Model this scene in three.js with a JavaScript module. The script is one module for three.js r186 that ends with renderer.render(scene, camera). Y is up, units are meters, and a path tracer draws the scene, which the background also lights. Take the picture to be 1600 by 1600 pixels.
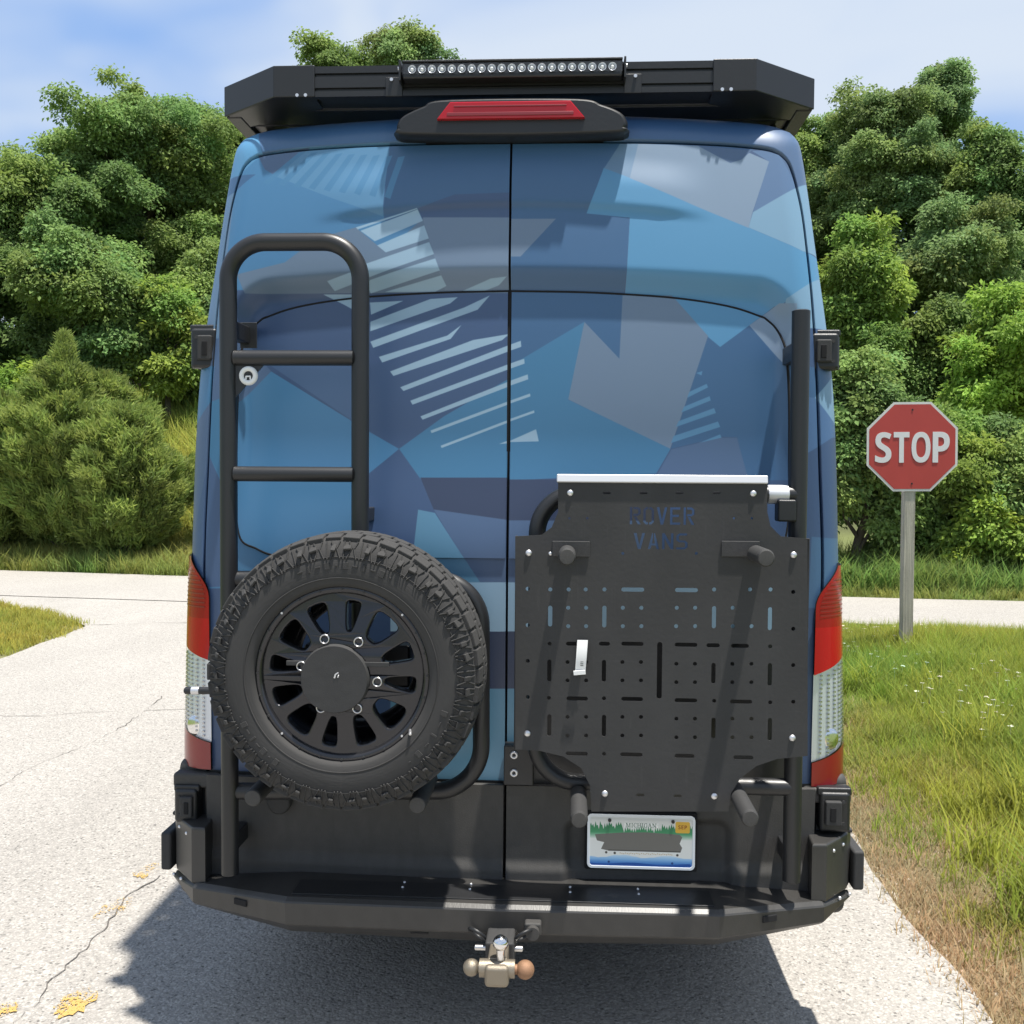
import * as THREE from 'three';
import { RoundedBoxGeometry } from 'three/addons/geometries/RoundedBoxGeometry.js';
import { TextGeometry } from 'three/addons/geometries/TextGeometry.js';
import { FontLoader } from 'three/addons/loaders/FontLoader.js';
import { mergeGeometries } from 'three/addons/utils/BufferGeometryUtils.js';

// ---------------------------------------------------------------- camera, sky, sun, exposure
const scene = new THREE.Scene();
const renderer = new THREE.WebGLRenderer({ antialias: true });
renderer.setSize(1024, 1024);
renderer.toneMapping = THREE.LinearToneMapping;
renderer.toneMappingExposure = 2.0;
renderer.shadowMap.enabled = true;
const DEG = Math.PI / 180;
const camera = new THREE.PerspectiveCamera(53.13, 1, 0.05, 800);
camera.position.set(0.178, 1.68, 2.95);
camera.rotation.order = 'YXZ';
camera.rotation.set(-2.15 * DEG, 3.2 * DEG, 0.4 * DEG);
camera.updateMatrixWorld();
scene.add(camera);

// seeded random and value noise
function rngOf(seed) { let a = seed >>> 0; return () => { a = (a + 0x6D2B79F5) | 0; let t = Math.imul(a ^ (a >>> 15), 1 | a); t = (t + Math.imul(t ^ (t >>> 7), 61 | t)) ^ t; return ((t ^ (t >>> 14)) >>> 0) / 4294967296; }; }
const hash = (i, j, s = 0) => { let h = Math.imul(i | 0, 374761393) + Math.imul(j | 0, 668265263) + Math.imul(s | 0, 1274126177); h = Math.imul(h ^ (h >>> 13), 1274126177); return ((h ^ (h >>> 16)) >>> 0) / 4294967296; };
const sm = (a, b, x) => { const t = Math.min(1, Math.max(0, (x - a) / (b - a))); return t * t * (3 - 2 * t); };
const lerp = (a, b, t) => a + (b - a) * t;
function noise(x, y, s = 0, per = 0) {
  const i = Math.floor(x), j = Math.floor(y), f = x - i, g = y - j, u = f * f * (3 - 2 * f), v = g * g * (3 - 2 * g);
  const w = (k) => per ? ((k % per) + per) % per : k;
  const a = hash(w(i), w(j), s), b = hash(w(i + 1), w(j), s), c = hash(w(i), w(j + 1), s), d = hash(w(i + 1), w(j + 1), s);
  return lerp(lerp(a, b, u), lerp(c, d, u), v);
}
const fbm = (x, y, s = 0, o = 4) => { let r = 0, a = 0.5, n = 0; for (let k = 0; k < o; k++) { r += a * noise(x, y, s + k * 17); n += a; x *= 2.03; y *= 2.03; a *= 0.5; } return r / n; };

const SUN = new THREE.Vector3(0.177, 1, 0.105).normalize();
{ // the sky: blue air with a thin veil of drawn-out cloud
  const W = 1024, Hh = 512, data = new Float32Array(W * Hh * 4);
  for (let j = 0; j < Hh; j++) for (let i = 0; i < W; i++) {
    const el = (j + 0.5) / Hh * Math.PI - Math.PI / 2, az = (i + 0.5) / W * Math.PI * 2 - Math.PI;
    const dx = Math.cos(el) * Math.cos(az), dy = Math.sin(el), dz = Math.cos(el) * Math.sin(az);
    const h = Math.max(dy, 0);
    const t = Math.pow(1 - h, 2.2);
    let r = lerp(0.095, 0.215, t), g = lerp(0.195, 0.315, t), b = lerp(0.43, 0.46, t);
    const k = 1 / (h + 0.18), px = dx * k, pz = dz * k;
    const warp = fbm(px * 1.1 + 7, pz * 1.1 + 3, 91, 3);
    let c = fbm(px * 0.9 + warp * 1.6 + 1.3, pz * 2.3 + warp * 1.2 + 4.1, 5, 6);
    c = sm(0.26, 0.66, c) * 0.88 * sm(-0.02, 0.10, dy);
    r = lerp(r, 0.375, c); g = lerp(g, 0.415, c); b = lerp(b, 0.465, c);
    if (dy < 0) { const q = sm(0, -0.08, dy); r = lerp(r, 0.16, q); g = lerp(g, 0.18, q); b = lerp(b, 0.10, q); }
    const o = (j * W + i) * 4; data[o] = r; data[o + 1] = g; data[o + 2] = b; data[o + 3] = 1;
  }
  const tex = new THREE.DataTexture(data, W, Hh, THREE.RGBAFormat, THREE.FloatType);
  tex.mapping = THREE.EquirectangularReflectionMapping; tex.magFilter = THREE.LinearFilter; tex.minFilter = THREE.LinearFilter; tex.wrapS = THREE.RepeatWrapping; tex.needsUpdate = true;
  scene.background = tex; scene.environment = tex;
}
const sun = new THREE.DirectionalLight(new THREE.Color(1, 0.955, 0.88), 4.2);
sun.position.copy(SUN).multiplyScalar(60); sun.target.position.set(0, 0, -8); sun.position.add(sun.target.position);
sun.castShadow = true; sun.shadow.radius = 2; sun.shadow.mapSize.set(4096, 4096);
Object.assign(sun.shadow.camera, { left: -35, right: 35, top: 35, bottom: -35, near: 1, far: 140 });
scene.add(sun, sun.target);

// ---------------------------------------------------------------- pixel -> place
const F = 1600;
function ray(px, py) { return new THREE.Vector3((px - 800) / F, -(py - 800) / F, -1).applyQuaternion(camera.quaternion); }
function V(px, py, z) { const d = ray(px, py); return d.multiplyScalar((z - camera.position.z) / d.z).add(camera.position); }      // on the upright plane at z
function G(px, py, y = 0) { const d = ray(px, py); return d.multiplyScalar((y - camera.position.y) / d.y).add(camera.position); }  // on the ground

// ---------------------------------------------------------------- helpers
const taken = {};
const numbered = (n) => { const k = taken[n] = (taken[n] ?? -1) + 1; return k ? n + '_' + String(k).padStart(3, '0') : n; };
const shadows = (o) => { o.castShadow = true; o.receiveShadow = true; return o; };
function part(name, geo, mat, parent) { const m = shadows(new THREE.Mesh(geo, mat)); m.name = name; parent.add(m); return m; }
function group(name, parent) { const g = new THREE.Group(); g.name = name; parent.add(g); return g; }
function thing(name, label, category, grp) { const g = new THREE.Group(); g.name = numbered(name); g.userData = { label, category }; if (grp) g.userData.group = grp; scene.add(g); return g; }
const ni = (g) => g.index ? g.toNonIndexed() : g;
const lin = (r, g, b) => new THREE.Color().setRGB(r, g, b);
const std = (o) => new THREE.MeshStandardMaterial(o);
const phy = (o) => new THREE.MeshPhysicalMaterial(o);
function at(geo, x, y, z, rx = 0, ry = 0, rz = 0) { geo.applyMatrix4(new THREE.Matrix4().compose(new THREE.Vector3(x, y, z), new THREE.Quaternion().setFromEuler(new THREE.Euler(rx, ry, rz)), new THREE.Vector3(1, 1, 1))); return geo; }
const rbox = (w, h, d, r = 0.004) => new RoundedBoxGeometry(w, h, d, 2, Math.min(r, w / 2.01, h / 2.01, d / 2.01));
function rodGeo(a, b, r, seg = 20, bevel = 0.003) { // a straight round bar with softened ends
  const d = b.clone().sub(a), L = d.length();
  const p = [[0, 0], [r - bevel, 0], [r, bevel], [r, L - bevel], [r - bevel, L], [0, L]].map(q => new THREE.Vector2(q[0], q[1]));
  const g = new THREE.LatheGeometry(p, seg); const idx = g.index ? g.toNonIndexed() : g; idx.computeVertexNormals();
  g.applyQuaternion(new THREE.Quaternion().setFromUnitVectors(new THREE.Vector3(0, 1, 0), d.normalize())); g.translate(a.x, a.y, a.z); return g;
}
function pipeGeo(pts, r, bend, seg = 18, caps = true) { // bent tube through corner points
  const path = new THREE.CurvePath(); let prev = pts[0].clone();
  for (let i = 1; i < pts.length - 1; i++) {
    const a = pts[i - 1].clone().sub(pts[i]).normalize(), b = pts[i + 1].clone().sub(pts[i]).normalize();
    const p = pts[i].clone().addScaledVector(a, bend), q = pts[i].clone().addScaledVector(b, bend);
    path.add(new THREE.LineCurve3(prev, p));
    const k = 0.5523; path.add(new THREE.CubicBezierCurve3(p, p.clone().addScaledVector(a, -bend * k), q.clone().addScaledVector(b, -bend * k), q)); prev = q;
  }
  path.add(new THREE.LineCurve3(prev, pts[pts.length - 1].clone()));
  const n = Math.max(24, Math.round(path.getLength() / 0.012));
  const parts = [new THREE.TubeGeometry(path, n, r, seg)];
  if (caps) for (const [p, q] of [[pts[0], pts[1]], [pts[pts.length - 1], pts[pts.length - 2]]]) {
    const d = p.clone().sub(q).normalize();
    const c = new THREE.LatheGeometry([[0, 0.003], [r * 0.8, 0.003], [r, 0]].reverse().map(v => new THREE.Vector2(v[0], v[1])), seg);
    c.applyQuaternion(new THREE.Quaternion().setFromUnitVectors(new THREE.Vector3(0, 1, 0), d)); c.translate(p.x, p.y, p.z); parts.push(c);
  }
  return mergeGeometries(parts.map(g => g.index ? g.toNonIndexed() : g));
}
function dataTex(n, fn, srgb, rep) { // square tiling texture from fn(i,j)->[r,g,b] 0..1
  const d = new Uint8Array(n * n * 4);
  for (let j = 0; j < n; j++) for (let i = 0; i < n; i++) { const c = fn(i, j), o = (j * n + i) * 4; d[o] = c[0] * 255; d[o + 1] = c[1] * 255; d[o + 2] = c[2] * 255; d[o + 3] = 255; }
  const t = new THREE.DataTexture(d, n, n, THREE.RGBAFormat); t.wrapS = t.wrapT = THREE.RepeatWrapping; t.magFilter = THREE.LinearFilter; t.minFilter = THREE.LinearMipmapLinearFilter; t.generateMipmaps = true;
  if (srgb) t.colorSpace = THREE.SRGBColorSpace; if (rep) t.repeat.set(rep, rep); t.needsUpdate = true; return t;
}

// ---------------------------------------------------------------- materials
const grainTex = dataTex(256, (i, j) => { const v = 0.35 + 0.65 * (0.5 * noise(i / 2, j / 2, 3, 128) + 0.5 * hash(i, j, 8)); return [v, v, v]; });
const wornTex = dataTex(512, (i, j) => { const v = 0.80 + 0.20 * fbm(i / 60, j / 60, 31, 4) - 0.06 * hash(i, j, 5); return [v, v, v]; });
const dustTex = dataTex(512, (i, j) => { let v = 0.62 + 0.30 * fbm(i / 45, j / 70, 41, 5) + 0.08 * hash(i, j, 6); if (noise(i / 2.2, j / 90, 43) > 0.93) v += 0.12; if (noise(i / 80, j / 1.8, 47) > 0.95) v += 0.12; v = Math.min(1, v); return [v, v * 0.99, v * 0.97]; });
const M = {
  coat: std({ color: lin(0.015, 0.0155, 0.017), roughness: 0.4, bumpMap: grainTex, bumpScale: 0.0004 }),
  coatDull: std({ color: lin(0.040, 0.040, 0.041), map: dustTex, roughness: 0.75, bumpMap: grainTex, bumpScale: 0.0005 }),
  bumper: std({ color: lin(0.042, 0.041, 0.040), map: dustTex, roughness: 0.42, bumpMap: grainTex, bumpScale: 0.0003 }),
  plastic: std({ color: lin(0.060, 0.058, 0.056), map: dustTex, roughness: 0.68, bumpMap: grainTex, bumpScale: 0.0006 }),
  gap: std({ color: lin(0.008, 0.008, 0.009), roughness: 0.95 }),
  rubber: std({ color: lin(0.046, 0.045, 0.045), map: dustTex, roughness: 0.88, bumpMap: grainTex, bumpScale: 0.0006 }),
  rim: std({ color: lin(0.05, 0.05, 0.054), roughness: 0.2, metalness: 0.7 }),
  gloss: phy({ color: lin(0.012, 0.012, 0.013), roughness: 0.18, clearcoat: 0.6, clearcoatRoughness: 0.1 }),
  steel: std({ color: lin(0.62, 0.61, 0.60), roughness: 0.32, metalness: 1 }),
  zinc: std({ color: lin(0.66, 0.66, 0.68), roughness: 0.4, metalness: 0.85 }),
  alu: std({ color: lin(0.62, 0.62, 0.63), roughness: 0.45, metalness: 0.55 }),
  chrome: std({ color: lin(0.75, 0.75, 0.76), roughness: 0.12, metalness: 1 }),
  rust: std({ color: lin(0.27, 0.15, 0.085), roughness: 0.6, metalness: 0.35, bumpMap: grainTex, bumpScale: 0.001 }),
  ballSteel: std({ color: lin(0.26, 0.225, 0.175), roughness: 0.45, metalness: 0.7, bumpMap: grainTex, bumpScale: 0.0008 }),
  redLens: phy({ color: lin(0.30, 0.001, 0.008), roughness: 0.2, specularIntensity: 0.5, clearcoat: 0.6, clearcoatRoughness: 0.05 }),
  redLensBright: phy({ color: lin(0.42, 0.001, 0.010), roughness: 0.2, specularIntensity: 0.5, clearcoat: 0.6, clearcoatRoughness: 0.05 }),
  redLensDull: phy({ color: lin(0.22, 0.006, 0.010), roughness: 0.3, clearcoat: 0.6, clearcoatRoughness: 0.15 }),
  reflector: std({ color: lin(0.70, 0.73, 0.80), roughness: 0.28, metalness: 0.4 }),
  cover: phy({ color: lin(1, 1, 1), roughness: 0.04, transmission: 1, thickness: 0, ior: 1.45 }),
  white: std({ color: lin(0.75, 0.75, 0.74), roughness: 0.6 }),
};

// ---------------------------------------------------------------- the van: shape of its rear
const HWT = [[0.40, 0.985], [0.79, 0.995], [1.18, 0.986], [1.41, 0.978], [1.755, 0.964], [1.965, 0.949], [2.135, 0.928], [2.323, 0.902], [2.51, 0.876], [2.60, 0.860]];
function table(T, v) { if (v <= T[0][0]) return T[0][1]; for (let i = 1; i < T.length; i++) if (v <= T[i][0]) return lerp(T[i - 1][1], T[i][1], (v - T[i - 1][0]) / (T[i][0] - T[i - 1][0])); return T[T.length - 1][1]; }
// right half of the outline, top middle -> roof corner -> sill, in two runs that pair with the door's edge
const outTop = [[0, 2.758], [0.3, 2.754], [0.55, 2.744], [0.70, 2.734], [0.775, 2.724], [0.825, 2.706]];
const outSide = [[0.825, 2.706], [0.852, 2.676], [0.866, 2.61], [0.879, 2.51], [0.902, 2.323], [0.928, 2.135], [0.949, 1.965], [0.964, 1.755], [0.978, 1.41], [0.986, 1.18], [0.995, 0.79], [0.985, 0.40]];
const doorTop = [[0, 2.640], [0.25, 2.640], [0.50, 2.636], [0.66, 2.628], [0.745, 2.618], [0.775, 2.608]];
const doorSide = [[0.775, 2.608], [0.797, 2.588], [0.812, 2.555], [0.825, 2.51], [0.840, 2.44], [0.854, 2.32], [0.866, 2.19], [0.880, 1.95], [0.892, 1.70], [0.905, 1.42], [0.900, 1.15], [0.893, 0.78], [0.890, 0.47]];
function resample(P, n) { // even steps along a polyline, corners softened
  const c = new THREE.CatmullRomCurve3(P.map(p => new THREE.Vector3(p[0], p[1], 0)), false, 'centripetal'); return c.getSpacedPoints(n).map(p => [p.x, p.y]);
}
const outline = [...resample(outTop, 40), ...resample(outSide, 120).slice(1)];
function edgeDist(x, y) { // distance from a point inside to the outline
  const a = Math.abs(x); let best = 9;
  for (let i = 0; i < outline.length - 1; i++) {
    const [x0, y0] = outline[i], [x1, y1] = outline[i + 1], dx = x1 - x0, dy = y1 - y0;
    const t = Math.min(1, Math.max(0, ((a - x0) * dx + (y - y0) * dy) / (dx * dx + dy * dy))), ex = a - x0 - t * dx, ey = y - y0 - t * dy, e = ex * ex + ey * ey; if (e < best) best = e;
  }
  return Math.sqrt(best);
}
const RC = 0.10;
function surf(x, y, e) { // smooth rear surface
  let z = -0.045 * (x / 0.95) ** 2 - (y > 1.85 ? 0.11 * (y - 1.85) ** 2 : 0);
  if (e === undefined) e = edgeDist(x, y);
  if (e < RC) { const q = (RC - e) / RC; z -= RC * (1 - Math.sqrt(Math.max(0, 1 - q * q))); }
  return z;
}
function sdRect(x, y, x0, x1, y0, y1, r) { const cx = (x0 + x1) / 2, cy = (y0 + y1) / 2, qx = Math.abs(x - cx) - (x1 - x0) / 2 + r, qy = Math.abs(y - cy) - (y1 - y0) / 2 + r; return -(Math.hypot(Math.max(qx, 0), Math.max(qy, 0)) + Math.min(Math.max(qx, qy), 0) - r); }
function feat(x, y) { // pressings in the doors: the window recess and the crease above it
  const yy = y + 0.035 * (x / 0.8) ** 2;
  const e = sdRect(x, yy, -0.845, 0.845, 1.20, 2.283, 0.14);
  let z = -0.034 * sm(0, 0.082, e) * sm(1.42, 1.80, y);
  const yc = y + 0.03 * (x / 0.5) ** 2;
  z += 0.010 * sm(2.44, 2.475, yc) * (1 - sm(0.42, 0.60, Math.abs(x))) * (1 - sm(2.52, 2.62, yc));
  return z;
}
const skin = (x, y, e) => surf(x, y, e) + feat(x, y);
function onSkin(px, py, lift = 0) { let z = 0, p; for (let k = 0; k < 5; k++) { p = V(px, py, z); z = skin(p.x, p.y) + lift; } p.z = z; return p; }

// the printed wrap: drawn in metres on the van's own x/y
const WX0 = -1.5, WX1 = 1.5, WY0 = 0.3, WY1 = 3.3, WN = 2048;
const wrapCanvas = document.createElement('canvas'); wrapCanvas.width = wrapCanvas.height = WN;
{
  const c = wrapCanvas.getContext('2d');
  const P = {
    mid: [64, 114, 153], sky: [78, 132, 170], teal: [59, 111, 147], dark: [54, 90, 127], navy: [55, 78, 113], ink: [47, 59, 85], slate: [73, 96, 128], grey: [99, 118, 141], greyl: [117, 136, 158], pale: [114, 148, 174], frost: [141, 173, 196], stripe: [138, 165, 185], stripe2: [79, 125, 160], haze: [92, 121, 149]
  };
  const css = (a) => 'rgb(' + a.join(',') + ')';
  c.fillStyle = css(P.navy); c.fillRect(0, 0, WN, WN);
  const xy = (p) => [(p.x - WX0) / (WX1 - WX0) * WN, (WY1 - p.y) / (WY1 - WY0) * WN];
  let ox = 0, oy = 0, s = 1;
  const frame = (x, y, k) => { ox = x; oy = y; s = k; };
  const poly = (col, ...q) => { c.fillStyle = css(P[col] ?? col); c.beginPath(); for (let i = 0; i < q.length; i += 2) { const [x, y] = xy(onSkin(ox + q[i] / s, oy + q[i + 1] / s)); i ? c.lineTo(x, y) : c.moveTo(x, y); } c.closePath(); c.fill(); };
  frame(0, 0, 1);
  poly('mid', 250, 150, 800, 150, 800, 480, 250, 480);
  poly('navy', 250, 455, 800, 455, 800, 1300, 250, 1300);
  poly('dark', 600, 150, 980, 150, 980, 345, 600, 345);
  frame(320, 60, 3.2);
  poly([59, 93, 129], -200, 300, 905, 300, 905, 520, 480, 545, 265, 585, 120, 590, -200, 480);
  poly('sky', 20, 480, 270, 470, 290, 580, 170, 690, 60, 695, -80, 700);
  poly('dark', -200, 690, 255, 680, 150, 770, -200, 830);
  poly('haze', -260, 830, 150, 770, 110, 1100, 70, 1500, -260, 1500);
  poly('slate', 265, 585, 525, 545, 515, 600, 350, 685, 300, 655);
  poly('stripe2', 525, 548, 925, 522, 890, 890, 640, 800, 355, 690);
  for (let k = 0; k < 9; k++) { const x = 470 + k * 62, y = 560 + k * 3; poly([66, 116, 153], x, y + 10, x + 34, y + 4, x - 150 + k * 14, y + 170 + k * 6, x - 180 + k * 14, y + 160 + k * 6); }
  poly('navy', 1065, 850, 1250, 780, 1535, 770, 1535, 905, 1090, 905);
  poly('grey', 1090, 895, 1535, 895, 1535, 1275, 1150, 1275);
  poly([92, 112, 134], 560, 1000, 755, 945, 905, 1070, 1090, 900, 1205, 1270, 200, 1275, 160, 1180, 400, 1120);
  const st = (...q) => poly('stripe', ...q);
  st(755, 945, 1060, 848, 1064, 852, 765, 955);
  st(778, 962, 1064, 855, 1090, 912, 850, 1014); st(862, 1035, 1097, 935, 1120, 1000, 905, 1070); st(790, 1132, 1122, 1018, 1146, 1078, 818, 1196); st(800, 1218, 1152, 1100, 1175, 1160, 830, 1275);
  st(900, 1268, 1182, 1185, 1208, 1238, 1150, 1268); st(612, 1214, 740, 1165, 740, 1228, 650, 1264); st(1290, 1262, 1430, 1200, 1510, 1190, 1470, 1235, 1400, 1262);
  frame(260, 460, 2.857);
  poly('mid', 320, 480, 470, 345, 905, 612, 1040, 690, 905, 810, 905, 1300, 100, 1300, 250, 480);
  poly('slate', 345, 200, 470, 345, 330, 480, 200, 480, 200, 200);
  poly([66, 92, 127], 470, 320, 905, 320, 905, 612);
  poly('teal', 1040, 690, 1240, 545, 1550, 365, 1550, 830, 1130, 830);
  poly('navy', 1040, 690, 1140, 830, 1190, 975, 1125, 960, 1110, 1300, 905, 1300, 905, 800);
  poly('ink', 1135, 818, 1550, 818, 1550, 1010, 1195, 962);
  poly('slate', 1195, 960, 1550, 1010, 1550, 1285, 1395, 1285);
  poly([83, 128, 156], 1125, 960, 1200, 975, 1400, 1285, 1090, 1285);
  poly('frost', 1000, 1285, 1550, 1285, 1550, 1505, 1000, 1505);
  poly('ink', 1000, 1505, 1550, 1505, 1550, 1760, 1000, 1760);
  poly([83, 128, 156], 1000, 1760, 1550, 1760, 1550, 2300, 1000, 2300);
  st(700, 0, 830, 0, 870, 90, 800, 50); st(910, 38, 1060, 30, 915, 92); st(912, 124, 1180, 22, 1302, 14, 1268, 42, 912, 166); st(912, 212, 1330, 60, 1445, 6, 1390, 70, 925, 240);
  st(950, 280, 1255, 185, 1318, 138, 1270, 200, 965, 305); st(1000, 345, 1370, 205, 1530, 178, 1500, 205, 1015, 365); st(1045, 415, 1580, 208, 1583, 235, 1060, 432); st(1090, 475, 1594, 288, 1598, 310, 1100, 493);
  st(1135, 545, 1610, 358, 1614, 380, 1145, 560); st(1180, 608, 1620, 443, 1624, 456, 1185, 620); st(1225, 676, 1638, 518, 1642, 529, 1230, 686); st(1485, 668, 1655, 602, 1664, 656);
  // left rear corner
  poly('mid', 60, 320, 215, 320, 200, 480, 140, 570, 40, 620); poly('slate', 40, 620, 140, 570, 205, 470, 192, 720, 100, 1300, 20, 1300); poly([64, 89, 125], 100, 1300, 192, 720, 240, 830, 320, 1300); poly('teal', 200, 480, 250, 460, 250, 830, 192, 720);
  // right door
  frame(800, 60, 2.963);
  poly([56, 88, 127], 500, 380, 1110, 380, 1200, 430, 1110, 518, 865, 498, 505, 488);
  poly('dark', -10, 300, 515, 300, 515, 480, 430, 590, 400, 680, 345, 840, -10, 840);
  poly('haze', 500, 488, 590, 488, 545, 650, 420, 610);
  poly('sky', 425, 600, 545, 645, 840, 770, 1095, 875, 1345, 985, 1450, 1022, 1450, 1100, 1380, 1135, 1240, 1240, 700, 1240, 520, 1240, 545, 830, 345, 810, 395, 680);
  poly('greyl', 585, 488, 865, 498, 1010, 575, 1100, 530, 1192, 570, 1112, 810, 1095, 877, 840, 772, 545, 647);
  poly('slate', 862, 498, 1110, 518, 1062, 562, 1010, 577);
  poly([82, 109, 144], 1190, 570, 1110, 520, 1330, 540, 1332, 690, 1115, 805);
  poly('pale', 1115, 805, 1320, 690, 1500, 590, 1560, 1030, 1430, 1018, 1345, 985, 1095, 875);
  poly('slate', 1110, 510, 1190, 400, 1480, 400, 1480, 600, 1320, 690, 1240, 540);
  poly('pale', 1380, 1132, 1560, 1040, 1600, 1345, 1240, 1345, 1270, 1205);
  poly('grey', -5, 835, 205, 835, 40, 1010, -5, 1030);
  poly('dark', 200, 838, 545, 833, 520, 1180, 490, 1480, 335, 1320, 50, 1480, -5, 1495, -5, 1010, 40, 1010);
  frame(780, 460, 2.857);
  poly('dark', 45, 5, 552, 5, 537, 290, 380, 122, 100, 290, 45, 310);
  poly('sky', 800, 40, 1260, -5, 1240, 45, 1115, 140, 985, 238, 930, 205);
  poly('grey', 550, 5, 770, 5, 805, 45, 932, 188, 762, 692, 305, 468, 380, 124, 536, 288);
  poly('greyl', 1112, 142, 1250, 40, 1330, 40, 1330, 330, 1262, 305);
  poly('dark', 930, 190, 985, 236, 1115, 140, 1262, 305, 1420, 330, 1420, 830, 1110, 830, 1060, 638, 990, 636, 765, 690);
  const s2 = (...q) => poly('stripe2', ...q);
  s2(878, 352, 906, 343, 902, 362); s2(848, 436, 925, 400, 931, 416, 838, 462); s2(824, 502, 938, 455, 943, 474, 812, 528); s2(800, 566, 958, 508, 966, 530, 788, 592); s2(778, 632, 975, 568, 985, 592, 766, 664); s2(770, 712, 985, 625, 992, 642, 775, 742);
  poly('teal', 45, 320, 100, 290, 380, 124, 308, 470, 764, 690, 700, 800, 45, 830);
  for (const [y0, y1, x1] of [[178, 190, 35], [208, 235, 97], [288, 310, 112], [358, 380, 128], [443, 456, 138], [518, 529, 156]]) st(35, y0 + (x1 - 35) * 0.36, x1, y0, x1 + 2, y1, 35, y1 + (x1 - 35) * 0.36);
  st(35, 660, 165, 602, 177, 656);
  poly('slate', 768, 692, 990, 640, 1060, 640, 1112, 830, 690, 830);
  poly('ink', 40, 826, 700, 826, 700, 1010, 40, 1010); poly('slate', 40, 1008, 700, 1010, 700, 1285, 40, 1285);
  poly('frost', 40, 1285, 1300, 1285, 1300, 1505, 40, 1505); poly('ink', 40, 1505, 500, 1505, 500, 1760, 40, 1760); poly([83, 128, 156], 40, 1760, 1300, 1760, 1300, 2300, 40, 2300);
  poly([21, 22, 25], 90, 1540, 1300, 1540, 1300, 2300, 90, 2300);
  // right rear corner
  poly('dark', 1365, 340, 1700, 340, 1700, 720, 1365, 720); poly('pale', 1408, 462, 1482, 375, 1600, 300, 1600, 640, 1486, 562); poly([69, 101, 141], 1355, 455, 1410, 462, 1486, 562, 1600, 640, 1482, 642, 1365, 715); poly('navy', 1365, 715, 1482, 642, 1700, 600, 1700, 1110, 1395, 1082); poly([65, 98, 132], 1395, 1082, 1700, 1110, 1700, 1400, 1380, 1400);
  { const yb = (WY1 - 0.785) / (WY1 - WY0) * WN; c.fillStyle = css([26, 27, 29]); c.fillRect(0, yb, WN, WN - yb); } // black lower body
}
const wrapTex = new THREE.CanvasTexture(wrapCanvas); wrapTex.colorSpace = THREE.SRGBColorSpace; wrapTex.wrapS = wrapTex.wrapT = THREE.MirroredRepeatWrapping; wrapTex.anisotropy = 8;
M.paint = phy({ map: wrapTex, roughness: 0.5, roughnessMap: wornTex, clearcoat: 0.22, clearcoatRoughness: 0.22 });
const wrapUV = (x, y) => [(x - WX0) / (WX1 - WX0), (y - WY0) / (WY1 - WY0)];

function gridGeo(nu, nv, fn, uvf) { // fn(u,v)->[x,y,z]
  const p = [], t = [], idx = [];
  for (let j = 0; j <= nv; j++) for (let i = 0; i <= nu; i++) { const q = fn(i / nu, j / nv); p.push(...q); t.push(...(uvf ? uvf(...q) : [i / nu, j / nv])); }
  for (let j = 0; j < nv; j++) for (let i = 0; i < nu; i++) { const a = j * (nu + 1) + i, b = a + 1, c = a + nu + 1, d = c + 1; idx.push(a, b, d, a, d, c); }
  const g = new THREE.BufferGeometry(); g.setAttribute('position', new THREE.Float32BufferAttribute(p, 3)); g.setAttribute('uv', new THREE.Float32BufferAttribute(t, 2)); g.setIndex(idx); g.computeVertexNormals(); return g;
}
// a patch between a left edge, right edge, bottom and top (Coons), laid on zf, with turned-back edges
function patchGeo(L, R, B, T, nu, nv, zf, uvf, skirt = 0.03, flip = false) {
  const l = resample(L, nv), r = resample(R, nv), b = resample(B, nu), t = resample(T, nu);
  const f = (i, j) => {
    const u = i / nu, v = j / nv, o = [0, 0];
    for (let k = 0; k < 2; k++) o[k] = (1 - v) * b[i][k] + v * t[i][k] + (1 - u) * l[j][k] + u * r[j][k] - ((1 - u) * (1 - v) * b[0][k] + u * (1 - v) * b[nu][k] + (1 - u) * v * t[0][k] + u * v * t[nu][k]);
    return o;
  };
  const sgn = flip ? -1 : 1;
  const main = gridGeo(nu, nv, (u, v) => { const [x, y] = f(Math.round(u * nu), Math.round(v * nv)); return [sgn * x, y, zf(sgn * x, y)]; }, uvf);
  const border = []; for (let i = 0; i <= nu; i++) border.push(f(i, 0)); for (let j = 1; j <= nv; j++) border.push(f(nu, j)); for (let i = nu - 1; i >= 0; i--) border.push(f(i, nv)); for (let j = nv - 1; j >= 0; j--) border.push(f(0, j));
  const n = border.length - 1;
  const sk = gridGeo(n, 1, (u, v) => { const [x, y] = border[Math.round(u * n)]; return [sgn * x, y, zf(sgn * x, y) - v * skirt]; }, uvf);
  return mergeGeometries([main, sk]);
}
const vec = (x, y, z) => new THREE.Vector3(x, y, z);

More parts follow.
